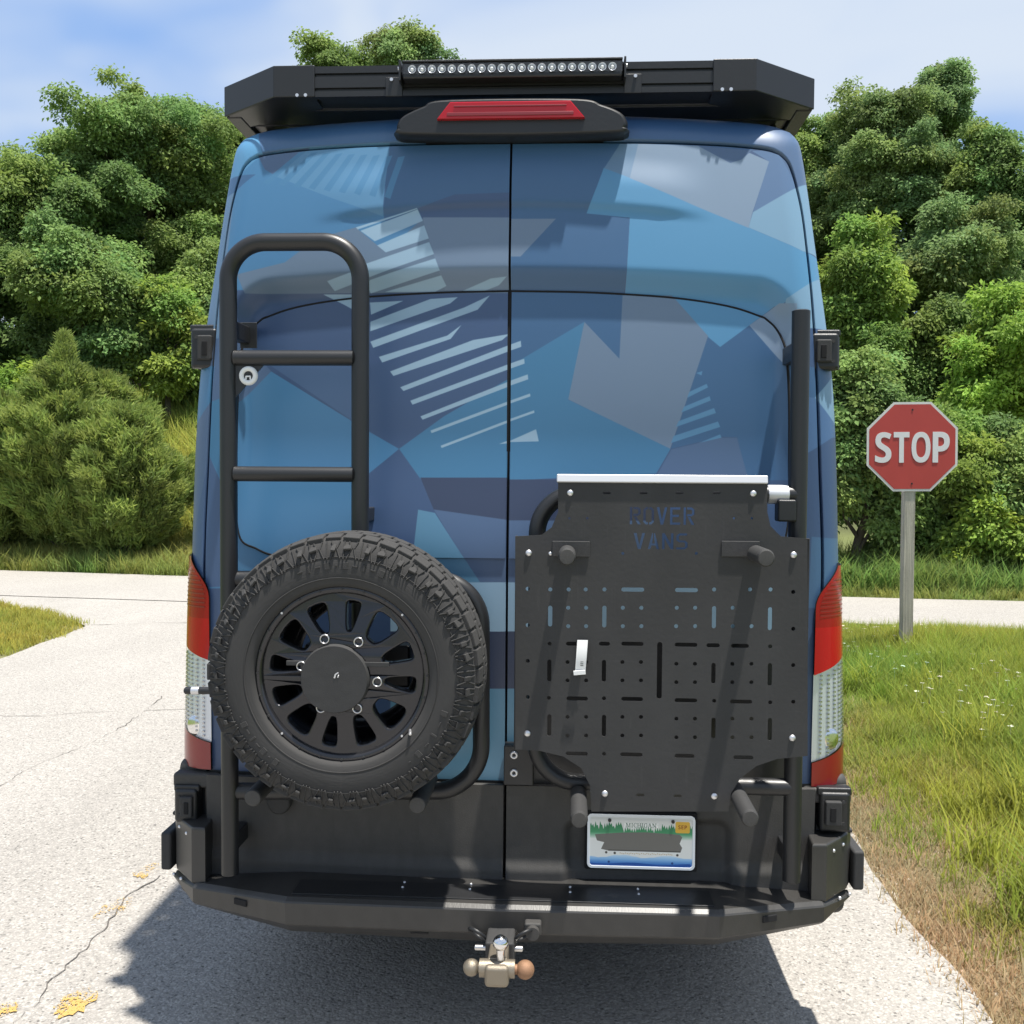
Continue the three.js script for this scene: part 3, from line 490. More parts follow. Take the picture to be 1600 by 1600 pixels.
// ---------------------------------------------------------------- grass, straw and flowers
function tuft(seed, n, hgt, spread, w0) { const R = rngOf(seed), p = [], idx = []; for (let k = 0; k < n; k++) { const a = R() * 6.283, r = spread * Math.sqrt(R()), bx = Math.cos(a) * r, bz = Math.sin(a) * r, h = hgt * (0.45 + 0.75 * R()), lean = (0.2 + 0.75 * R()) * h, b2 = R() * 6.283, w = w0 * (0.6 + 0.7 * R()), sx = -Math.sin(b2) * w, sz = Math.cos(b2) * w, b = p.length / 3; const q = (t, ww) => { const o = lean * t * t, y = h * (t - 0.18 * t * t * (lean / h)); p.push(bx + Math.cos(b2) * o - sx * ww, y, bz + Math.sin(b2) * o - sz * ww, bx + Math.cos(b2) * o + sx * ww, y, bz + Math.sin(b2) * o + sz * ww); }; q(0, 1); q(0.5, 0.85); p.push(bx + Math.cos(b2) * lean, h * 0.92, bz + Math.sin(b2) * lean); idx.push(b, b + 1, b + 3, b, b + 3, b + 2, b + 2, b + 3, b + 4); } const g = new THREE.BufferGeometry(); g.setAttribute('position', new THREE.Float32BufferAttribute(p, 3)); g.setIndex(idx); g.computeVertexNormals(); return g; }
const tuftA = tuft(1, 30, 0.165, 0.11, 0.0032), tuftB = tuft(2, 24, 0.23, 0.12, 0.0036), tuftLow = tuft(3, 30, 0.085, 0.12, 0.003), tuftTall = tuft(6, 26, 0.42, 0.20, 0.008);
const M_grass = phy({ color: lin(1, 1, 1), roughness: 1, specularIntensity: 0.3, transmission: 0.48, thickness: 0, side: THREE.DoubleSide });
function sow(name, label, geo, n, seed, pick, scale, tone, mat = M_grass) {
  const R = rngOf(seed), list = []; let guard = 0;
  while (list.length < n && guard++ < n * 40) { const q = pick(R); if (!q) continue; const [x, z, s = 1] = q; const v = 0.75 + 0.5 * R(), w = (R() - 0.5) * 0.3 + (fbm(x * 0.9, z * 0.9, 44, 2) - 0.5) * 0.6; list.push([vec(x, terrain(x, z) - 0.008, z), new THREE.Quaternion().setFromEuler(new THREE.Euler((R() - 0.5) * 0.25, R() * 6.28, (R() - 0.5) * 0.25)), s * (scale[0] + (scale[1] - scale[0]) * R()), lin(tone[0] * v * (1 + w), tone[1] * v, tone[2] * v)]); }
  const im = instanced(numbered(name), geo, mat, list, scene); im.userData = { kind: 'stuff', label, category: 'grass' };
}
const onRight = (R) => { const z = lerp(1.2, -9.6, Math.pow(R(), 0.8)), x = 1.5 + 8 * Math.pow(R(), 1.1), d = roadDist(x, z); if (d < 0.03 || z < nearEdge(x) + 0.1) return null; return [x, z, d]; };
sow('grass', 'bright green roadside grass between the lane and the stop sign', tuftA, 17000, 101, (R) => { const q = onRight(R); if (!q) return null; const [x, z, d] = q, n = fbm(x * 1.6, z * 1.6, 51, 3); if (R() > sm(0.22, 1.0, d + (n - 0.5) * 1.3)) return null; return [x, z, 0.6 + 0.5 * sm(0.3, 2, d)]; }, [0.7, 1.3], [0.27, 0.33, 0.05]);
sow('grass', 'taller green grass around the stop sign post', tuftB, 5200, 102, (R) => { const q = onRight(R); if (!q) return null; const [x, z, d] = q; if (d < 0.9 || z < nearEdge(x) + 1.7 || fbm(x * 0.8, z * 0.8, 57, 3) < 0.42) return null; return [x, z]; }, [0.6, 1.1], [0.225, 0.30, 0.048]);
sow('grass', 'short sparse grass along the edge of the lane', tuftLow, 3000, 103, (R) => { const z = lerp(1.6, -8.5, R()), x = rightEdge(z) + 0.16 + 1.1 * Math.pow(R(), 0.9); if (fbm(x * 2.2, z * 2.2, 59, 3) < 0.51) return null; return [x, z]; }, [0.6, 1.2], [0.29, 0.30, 0.07]);
sow('straw', 'dry straw coloured litter beside the lane', tuft(9, 16, 0.05, 0.16, 0.0022), 4200, 104, (R) => { const z = lerp(1.6, -8.0, R()), x = rightEdge(z) + 0.05 + 0.9 * R() * R(); return [x, z]; }, [0.6, 1.3], [0.42, 0.33, 0.19]);
sow('grass', 'mown grass on the verge across the lane from the stop sign', tuftLow, 7000, 105, (R) => { const z = lerp(-3.5, -11, R()), x = lerp(-5, -12, R()); const d = roadDist(x, z); if (d < 0.02) return null; return [x, z]; }, [0.7, 1.4], [0.32, 0.33, 0.06]);
sow('grass', 'long grass along the far side of the crossing road', tuftTall, 6500, 106, (R) => { const x = lerp(-16, 14, R()), b = 0.1 + 2.6 * R(); return [x, farEdge(x) - b, x > 0 ? 0.5 : 0.85]; }, [0.5, 1.15], [0.29, 0.32, 0.08]);
sow('grass', 'pale yellow green hay field rising behind the cedars', tuftTall, 5200, 107, (R) => { const x = lerp(-13, -3.5, R()), b = 2.6 + 6.5 * R(); return [x, farEdge(x) - b]; }, [0.8, 1.5], [0.38, 0.43, 0.10]);
sow('tall_weeds', 'tall green weeds under the bushes across the crossing road', tuftTall, 2600, 110, (R) => { const x = lerp(0, 13, R()), b = 0.5 + 1.6 * R(); return [x, farEdge(x) - b]; }, [0.5, 1.3], [0.22, 0.30, 0.075]);
sow('tussocks', 'large arching grass tussocks on the verge beside the lane', tuft(12, 60, 0.30, 0.13, 0.0042), 150, 111, (R) => { const z = lerp(1.0, -6, R()), x = rightEdge(z) + 0.35 + 2.4 * R(); return [x, z]; }, [0.55, 1.15], [0.28, 0.34, 0.05]);
{ // small white wild flowers on thin stems
  const g = mergeGeometries([new THREE.CylinderGeometry(0.0014, 0.0014, 0.20, 4).translate(0, 0.10, 0), ...[[0, 0], [0.014, 0.006], [-0.012, 0.010], [0.004, -0.015], [-0.010, -0.010]].map(([x, z]) => new THREE.CylinderGeometry(0.0065, 0.003, 0.004, 6).translate(x, 0.202, z))]);
  sow('wild_flowers', 'small white wild flowers in the roadside grass by the stop sign', g, 800, 108, (R) => { const q = onRight(R); if (!q || q[2] < 1.0 || fbm(q[0] * 0.7, q[1] * 0.7, 77, 2) < 0.45) return null; return [q[0], q[1]]; }, [0.55, 0.95], [0.56, 0.57, 0.44], std({ color: lin(1, 1, 1), roughness: 0.9 }));
}
{ // scattered stones on the bare strip
  const g = new THREE.DodecahedronGeometry(0.012, 0); sow('pebbles', 'pale pebbles on the bare strip beside the lane', g, 900, 109, (R) => { const z = lerp(1.4, -6, R()), x = rightEdge(z) + 0.7 * R() * R() - 0.02; return [x, z]; }, [0.3, 1.4], [0.42, 0.38, 0.31], std({ color: lin(1, 1, 1), roughness: 0.95 }));
}

// ---------------------------------------------------------------- the van
const van = thing('camper_van', 'blue geometric camouflage camper van with ladder, spare wheel and black roof rack', 'van');
{ // shell: from the door opening round the rear corner and along the sides
  const dT = resample(doorTop.map(([x, y]) => [x, y + 0.006]), 40), dS = resample(doorSide.map(([x, y]) => [x + 0.006, y]), 120);
  dT[40] = dS[0];
  const oT = resample(outTop, 40), oS = resample(outSide, 120);
  const inn = [...dT, ...dS.slice(1)], out = [...oT, ...oS.slice(1)], N = inn.length;
  const full = []; for (let i = N - 1; i >= 0; i--) full.push([-1, i]); for (let i = 1; i < N; i++) full.push([1, i]);
  const rows = [['lip'], ...[0, 0.12, 0.25, 0.4, 0.55, 0.68, 0.8, 0.88, 0.94, 0.98, 1].map(t => ['r', t]), ...[-0.30, -0.6, -1.2, -2.2, -3.2, -4.1].map(z => ['s', z, 9, 1]), ['s', -4.45, 2.62, 0.985], ['s', -5.0, 2.05, 0.96], ['s', -5.2, 1.42, 0.94], ['s', -5.75, 1.22, 0.9], ['s', -5.95, 0.95, 0.82]];
  const p = [], uv = [], idx = [];
  rows.forEach((r) => full.forEach(([s, i]) => {
    const [ax, ay] = inn[i], [bx, by] = out[i]; let x, y, z, u;
    if (r[0] === 'lip') { x = ax; y = ay; z = surf(x, y) - 0.04; u = s * x; }
    else if (r[0] === 'r') { const t = r[1]; x = lerp(ax, bx, t); y = lerp(ay, by, t); z = surf(x, y, t === 1 ? 0 : undefined); u = s * x; }
    else { x = bx * r[3]; y = Math.min(by, r[2]); z = r[1]; u = s * (x - (z + 0.12)); }
    p.push(s * x, y, z); uv.push(...wrapUV(u, y));
  }));
  const W = full.length;
  for (let j = 0; j < rows.length - 1; j++) for (let i = 0; i < W - 1; i++) { const a = j * W + i, b = a + 1, c = a + W, d = c + 1; idx.push(a, d, b, a, c, d); }
  const g = new THREE.BufferGeometry(); g.setAttribute('position', new THREE.Float32BufferAttribute(p, 3)); g.setAttribute('uv', new THREE.Float32BufferAttribute(uv, 2)); g.setIndex(idx); g.computeVertexNormals();
  part('body', g, M.paint, van);
  // floor pan and nose close the shell
  part('underbody', mergeGeometries([at(rbox(1.9, 0.16, 5.6, 0.03), 0, 0.50, -2.95), at(rbox(0.12, 0.12, 4.8, 0.02), 0.5, 0.40, -2.8), at(rbox(0.12, 0.12, 4.8, 0.02), -0.5, 0.40, -2.8), rodGeo(new THREE.Vector3(-0.8, 0.37, -1.15), new THREE.Vector3(0.8, 0.37, -1.15), 0.05), at(new THREE.SphereGeometry(0.16, 16, 12), 0, 0.37, -1.15), at(rbox(0.7, 0.18, 0.6, 0.06), 0.2, 0.42, -0.75)].map(ni)), M.gap, van);
  part('front_grille', at(rbox(1.55, 0.55, 0.06, 0.03), 0, 0.68, -5.95), M.plastic, van);
  part('windshield', at(new THREE.BoxGeometry(1.62, 0.88, 0.012), 0, 1.76, -5.155, -0.31), M.gloss, van);
  for (const s of [-1, 1]) { const m = group('door_mirror', van); part('mirror_housing', at(rbox(0.16, 0.38, 0.12, 0.04), s * 1.05, 1.62, -4.55), M.plastic, m); part('mirror_arm', at(rbox(0.12, 0.06, 0.05, 0.02), s * 0.99, 1.50, -4.55), M.plastic, m); }
}
// road wheels
for (const [s, z] of [[-1, -1.15], [1, -1.15], [-1, -4.75], [1, -4.75]]) {
  const w = group('road_wheel', van);
  const pr = [[0.20, -0.11], [0.30, -0.12], [0.345, -0.115], [0.37, -0.09], [0.372, 0.09], [0.345, 0.115], [0.30, 0.12], [0.20, 0.11]].map(q => new THREE.Vector2(q[0], q[1]));
  part('tyre', at(new THREE.LatheGeometry(pr, 48), s * 0.86, 0.372, z, 0, 0, Math.PI / 2), M.rubber, w);
  part('rim', at(new THREE.CylinderGeometry(0.205, 0.205, 0.19, 32), s * 0.86, 0.372, z, 0, 0, Math.PI / 2), M.rim, w);
}
// rear doors: painted skin, window panel with rubber seal, black lower cladding
for (const s of [-1, 1]) {
  const d = group('rear_door', van), flip = s < 0, yb = 0.47;
  const dz = (x, y) => skin(x, y);
  const seam = 0.0035;
  part('door_skin', patchGeo([[seam, yb], [seam, 1.2], [seam, 2.0], [seam, 2.640]], doorSide.slice().reverse(), [[seam, yb], [0.45, yb], [0.890, yb]], [[seam, 2.640], ...doorTop.slice(1)], 110, 260, dz, (x, y) => wrapUV(x, y), 0.03, flip), M.paint, d);
  // window panel
  const wl = 0.0055, wt = 2.207, wb = 1.435, L = [[wl, wb], [wl, 1.8], [wl, wt]], R = [[0.745, wb + 0.022], [0.785, 1.475], [0.802, 1.53], [0.807, 1.75], [0.800, 1.98], [0.790, 2.055], [0.765, 2.105], [0.735, 2.132]], T = [[wl, wt], [0.25, 2.202], [0.5, 2.185], [0.65, 2.160], [0.735, 2.132]], B = [[wl, wb], [0.5, wb], [0.70, wb + 0.004], [0.745, wb + 0.022]];
  const wz = (x, y) => skin(x, y) + 0.006;
  const win = group('window_panel', d);
  part('panel_face', patchGeo(L, R, B, T, 70, 80, wz, (x, y) => wrapUV(x, y), 0.012, flip), M.paint, win);
  const ring = [...resample(B, 30).slice(25), ...resample(R, 60).slice(1), ...resample(T, 40).reverse().slice(1)].map(([x, y]) => { const k = new THREE.Vector3(s * (x + 0.002 * Math.sign(x - 0.4)), y + 0.002 * Math.sign(y - 1.8), 0); k.z = skin(k.x, k.y) + 0.003; return k; });
  part('window_seal', new THREE.TubeGeometry(new THREE.CatmullRomCurve3(ring), 220, 0.0042, 6), M.gap, win);
  // lower cladding
  const cz = (x, y) => {
    let z = surf(x, y) + 0.034; if (s > 0) z -= 0.022 * sm(0, 0.03, sdRect(x, y, 0.165, 0.66, 0.44, 0.695, 0.05));
    z += 0.012 * sm(0.57, 0.53, y); return z;
  };
  part('lower_panel', patchGeo([[0.0045, yb], [0.0045, 0.781]], [[0.888, yb], [0.892, 0.779]], [[0.0045, yb], [0.888, yb]], [[0.0045, 0.781], [0.892, 0.779]], 120, 60, cz, (x, y) => [x * 4, y * 4], 0.02, flip), M.plastic, d);
}
{ // dark door seals behind the gaps
  const z = (x, y) => surf(x, y) - 0.032;
  part('door_seal', patchGeo([[-0.012, 0.47], [-0.012, 2.66]], [[0.012, 0.47], [0.012, 2.66]], [[-0.012, 0.47], [0.012, 0.47]], [[-0.012, 2.66], [0.012, 2.66]], 2, 60, z, null, 0.01), M.gap, van);
}
// tail lamps wrap the rear corners
for (const s of [-1, 1]) {
  const t = group('tail_light', van);
  const yT = s > 0 ? 1.418 : 1.425, yB = s > 0 ? 0.782 : 0.79;
  const inner = (y) => 0.884 + 0.008 * (y - 0.78) + 0.075 * Math.pow(sm(yT - 0.13, yT + 0.01, y), 1.5);
  // place a point: a in 0..1 from the inner edge round the corner; depth turns along the side
  const pos = (a, y, lift) => {
    const xi = inner(y), xo = table(HWT, y); let x, z;
    if (a < 0.7) { const q = a / 0.7; x = lerp(xi, xo, Math.sin(q * Math.PI / 2)); z = surf(x, y, undefined) + lift; if (q > 0.999) x += 0; }
    else { x = xo + lift * 0.8; z = surf(xo, y, 0) - (a - 0.7) / 0.3 * 0.12; }
    return [s * (x + (a >= 0.7 ? 0 : lift * 0.5 * a)), y, z];
  };
  const lens = (name, f0, f1, mat, lift, ny = 24) => part(name, gridGeo(26, ny, (a, v) => { const y0 = f0(a), y1 = f1(a); return pos(a, lerp(y0, y1, v), lift); }, (x, y, z) => [x * 10, y * 10]), mat, t);
  const slant = (yi, yo) => (a) => lerp(yi, yo, Math.min(1, a / 0.7));
  const top = () => yT, bot = () => yB;
  const a1 = slant(1.243, 1.243), b1 = slant(s > 0 ? 1.105 : 1.118, s > 0 ? 1.165 : 1.165), b2 = slant(s > 0 ? 0.850 : 0.870, s > 0 ? 0.905 : 0.915);
  const bb = part('lamp_housing', gridGeo(26, 40, (a, v) => pos(a, lerp(yB - 0.004, yT + 0.006, v), 0.004)), M.gap, t);
  lens('red_lens', a1, top, M.redLens, 0.016); lens('red_lens', b1, a1, M.redLensBright, 0.016, 10);
  lens('clear_lens_reflector', b2, b1, M.reflector, 0.007);
  // little squares of the reflector
  const cell = [];
  for (let j = 0; j < 22; j++) for (let i = 0; i < 6; i++) { const a = 0.10 + i * 0.105, y = 0.865 + j * 0.0125; if (y < b2(a) + 0.008 || y > b1(a) - 0.008) continue; const q = pos(a, y, 0.010); cell.push(at(new THREE.BoxGeometry(0.006, 0.005, 0.006), ...q, 0, s * a * 0.9, 0)); }
  const cg = part('reflector_cells', mergeGeometries(cell), std({ color: lin(0.45, 0.45, 0.46), roughness: 0.2, metalness: 0.9 }), t); cg.userData.kind = 'stuff';
  { const q = pos(0.25, 0.915, 0.006); part('bulb_dish', at(new THREE.SphereGeometry(0.026, 20, 12, 0, Math.PI * 2, 0, Math.PI / 2).rotateX(Math.PI / 2).scale(1, 1.25, 0.28), ...q, 0, s * 0.3, 0), M.chrome, t); }
  lens('clear_lens', b2, b1, M.cover, 0.016);
  lens('lower_red_lens', bot, b2, M.redLensDull, 0.016);
  // ribs moulded in the upper red lens
  for (let k = 0; k < 9; k++) { const y = 1.275 + k * 0.013; part('lens_rib', gridGeo(14, 2, (a, v) => pos(0.06 + a * 0.62, y + v * 0.004, 0.0175)), M.redLensDull, t); }
}
{ // high brake light in its black hood
  const b = group('brake_light', van);
  const sh = new THREE.Shape(); const pts = [[-0.350, 2.650], [-0.352, 2.668], [-0.335, 2.695], [-0.275, 2.728], [-0.20, 2.752], [0.20, 2.750], [0.285, 2.726], [0.340, 2.698], [0.358, 2.668], [0.352, 2.648], [0.325, 2.636], [0, 2.630], [-0.325, 2.637]];
  sh.setFromPoints(new THREE.SplineCurve([...pts, pts[0]].map(q => new THREE.Vector2(q[0], q[1]))).getPoints(90));
  part('hood', at(new THREE.ExtrudeGeometry(sh, { depth: 0.08, bevelEnabled: true, bevelSize: 0.014, bevelThickness: 0.028, bevelSegments: 5 }).translate(0, -2.69, 0).scale(0.90, 0.74, 1), 0, 2.697, -0.115), M.coat, b);
  const ls = new THREE.Shape(); ls.setFromPoints([[-0.205, 2.690], [-0.17, 2.733], [0.17, 2.733], [0.208, 2.690]].map(q => new THREE.Vector2(q[0], q[1])));
  const L = part('red_lens', at(new THREE.ExtrudeGeometry(ls, { depth: 0.012, bevelEnabled: true, bevelSize: 0.003, bevelThickness: 0.004, bevelSegments: 2 }), 0, 0, -0.006), M.redLensBright, b);
  part('lens_strip', at(rbox(0.36, 0.010, 0.004, 0.002), 0, 2.700, 0.0115), M.redLensDull, b);
  part('lens_strip', at(rbox(0.32, 0.004, 0.004, 0.001), 0, 2.722, 0.0115), M.redLensDull, b);
}
// ---------------------------------------------------------------- roof rack and light bar
{
  const r = group('roof_rack', van);
  const zr = -0.07, yT = V(800, 99, zr).y, yB = V(800, 149, zr).y, xc = V(498, 120, zr).x * -1 + 0.012, xd = 0.70, xe = 0.90, ze = zr - 0.15;
  const plan = (pts, w) => { // upright plate following a plan line, thickness w
    const p = [], idx = [];
    const ex = pts.map(([x, z], i) => { const a = pts[Math.max(0, i - 1)], b = pts[Math.min(pts.length - 1, i + 1)], dx = b[0] - a[0], dz = b[1] - a[1], l = Math.hypot(dx, dz); return [-dz / l, dx / l]; });
    const g = []; for (let i = 0; i < pts.length - 1; i++) { const [x0, z0] = pts[i], [x1, z1] = pts[i + 1], L = Math.hypot(x1 - x0, z1 - z0); g.push(at(rbox(L + 0.004, yT - yB, w, 0.003), (x0 + x1) / 2, (yT + yB) / 2, (z0 + z1) / 2, 0, -Math.atan2(z1 - z0, x1 - x0), 0)); }
    return mergeGeometries(g.map(ni));
  };
  for (const s of [-1, 1]) {
    part('corner_plate', plan([[s * xc, zr + 0.008], [s * xd, zr + 0.008]], 0.006), M.coat, r);
    part('corner_plate', plan([[s * xd, zr + 0.008], [s * xe, ze]], 0.006), M.coat, r);
    part('side_rail', at(rbox(0.05, yT - yB, 3.3, 0.006), s * (xe - 0.024), (yT + yB) / 2, ze - 1.66), M.coat, r);
    { const gs = new THREE.Shape(); gs.setFromPoints([[s * xc, -zr], [s * xd, -zr], [s * (xe - 0.012), -ze], [s * (xe - 0.012), -ze + 0.12], [s * xc, -zr + 0.10]].map(q => new THREE.Vector2(...q))); part('corner_gusset', at(new THREE.ExtrudeGeometry(gs, { depth: 0.004, bevelEnabled: false }), 0, yB + 0.003, 0, -Math.PI / 2), M.coat, r); }
    for (const z of [-0.42, -1.1, -2.1, -3.1]) part('mount_foot', mergeGeometries([at(rbox(0.04, 0.11, 0.06, 0.004), s * 0.79, 2.725, z), at(rbox(0.012, 0.12, 0.07, 0.002), s * 0.835, 2.735, z, 0, 0, s * 0.35)].map(ni)), M.coat, r);
    for (const dx of [0.605, 0.63]) part('bolt', at(new THREE.CylinderGeometry(0.005, 0.005, 0.004, 10), s * dx, yB + 0.004, zr + 0.013, Math.PI / 2), M.zinc, r);
  }
  // rear extrusion with two channels
  const prof = new THREE.Shape(); prof.setFromPoints([[0, 0], [0.022, 0], [0.022, 0.016], [0.014, 0.018], [0.014, 0.024], [0.022, 0.026], [0.022, 0.058], [0.014, 0.060], [0.014, 0.066], [0.022, 0.068], [0.022, 0.088], [0, 0.088]].map(q => new THREE.Vector2(q[0], q[1])));
  const eg = new THREE.ExtrudeGeometry(prof, { depth: 2 * xc, bevelEnabled: false }); eg.translate(0, 0, -xc); eg.rotateY(-Math.PI / 2); // x->z
  part('rear_rail', at(eg, 0, yB + 0.001, zr - 0.016), M.coat, r);
  for (let k = 0; k < 26; k++) part('cross_bar', at(rbox(1.76, 0.032, 0.118, 0.006), 0, yB + 0.03, ze - 0.06 - k * 0.128), M.coat, r);
  part('cross_bar', at(rbox(1.36, 0.032, 0.118, 0.006), 0, yB + 0.03, zr - 0.072), M.coat, r);
  // light bar
  const l = group('light_bar', van);
  const zf = -0.01, y0 = V(800, 107, zf).y;
  part('bar_housing', mergeGeometries([at(rbox(0.632, 0.046, 0.045, 0.006), 0.003, y0, zf - 0.026), ...[-0.012, 0, 0.012].map(y => at(rbox(0.635, 0.003, 0.06, 0.001), 0.003, y0 + y, zf - 0.04)), at(rbox(0.63, 0.006, 0.03, 0.002), 0.003, y0 + 0.024, zf - 0.012)].map(ni)), M.coat, l);
  const cup = new THREE.LatheGeometry([[0.0035, -0.006], [0.007, -0.004], [0.0105, 0.003], [0.0115, 0.0035]].map(q => new THREE.Vector2(q[0], q[1])), 20); cup.rotateX(Math.PI / 2);
  const led = new THREE.SphereGeometry(0.0062, 12, 8);
  for (let k = 0; k < 21; k++) { const x = -0.286 + k * 0.0286 + 0.003; const c = part('lamp_cup', cup, M.reflector, l); c.position.set(x, y0 + 0.001, zf); const e = part('led', led, M.white, l); e.position.set(x, y0 + 0.001, zf - 0.002); }
  part('lens_cover', at(new THREE.PlaneGeometry(0.63, 0.030), 0.003, y0 + 0.001, zf + 0.006), M.cover, l);
  for (const s of [-1, 1]) { part('end_bracket', mergeGeometries([at(rbox(0.006, 0.06, 0.075, 0.002), 0.003 + s * 0.322, y0, zf - 0.035), at(rbox(0.05, 0.055, 0.005, 0.002), 0.003 + s * 0.347, y0 - 0.028, zf - 0.052)].map(ni)), M.coat, l); part('bolt', at(new THREE.CylinderGeometry(0.006, 0.006, 0.004, 12), 0.003 + s * 0.3265, y0 + 0.008, zf - 0.012, 0, 0, Math.PI / 2), M.zinc, l); part('bolt', at(new THREE.CylinderGeometry(0.005, 0.005, 0.004, 12), 0.003 + s * 0.354, y0 - 0.008, zf - 0.047, Math.PI / 2), M.zinc, l); }
}
// ---------------------------------------------------------------- ladder on the left door

{
  const l = group('ladder', van), zl = 0.12, xl = -0.778, xr = -0.405;
  part('rail', pipeGeo([vec(xl, 0.535, zl), vec(xl, 2.318, zl), vec(xr, 2.318, zl), vec(xr, 1.20, zl), vec(xr, 0.95, 0.08)], 0.0245, 0.105), M.coat, l);
  for (const y of [1.997, 1.674]) part('rung', pipeGeo([vec(xl + 0.02, y, zl + 0.006), vec(xr - 0.018, y, zl + 0.006)], 0.0215, 0.01), M.coat, l);
  for (const y of [2.08, 1.05, 0.62]) part('standoff', mergeGeometries([at(rbox(0.03, 0.05, 0.16, 0.004), xl, y, 0.035), at(rbox(0.05, 0.075, 0.006, 0.002), xl + 0.012, y, surf(xl, y) + 0.012)].map(ni)), M.coat, l);
  part('rung_standoff', mergeGeometries([at(rbox(0.03, 0.04, 0.14, 0.004), xr, 1.56, 0.05)].map(ni)), M.coat, l);
  const gs = new THREE.Shape(); gs.setFromPoints([[-0.757, 1.978], [-0.675, 1.978], [-0.757, 1.885]].map(q => new THREE.Vector2(...q)));
  part('gusset', at(new THREE.ExtrudeGeometry(gs, { depth: 0.006, bevelEnabled: false }), 0, 0, 0.122), M.coat, l);
  const dc = V(388, 587, 0.134);
  part('badge_ring', at(new THREE.TorusGeometry(0.0195, 0.0075, 10, 28), dc.x, dc.y, 0.132), M.white, l);
  part('badge_disc', at(new THREE.CylinderGeometry(0.017, 0.017, 0.006, 24), dc.x, dc.y, 0.131, Math.PI / 2), M.coat, l);
  part('badge_mark', mergeGeometries([at(rbox(0.014, 0.004, 0.003, 0.001), dc.x, dc.y - 0.002, 0.1355), at(rbox(0.004, 0.010, 0.003, 0.001), dc.x - 0.006, dc.y - 0.006, 0.1355), at(rbox(0.004, 0.010, 0.003, 0.001), dc.x + 0.006, dc.y - 0.006, 0.1355)].map(ni)), M.white, l);
}
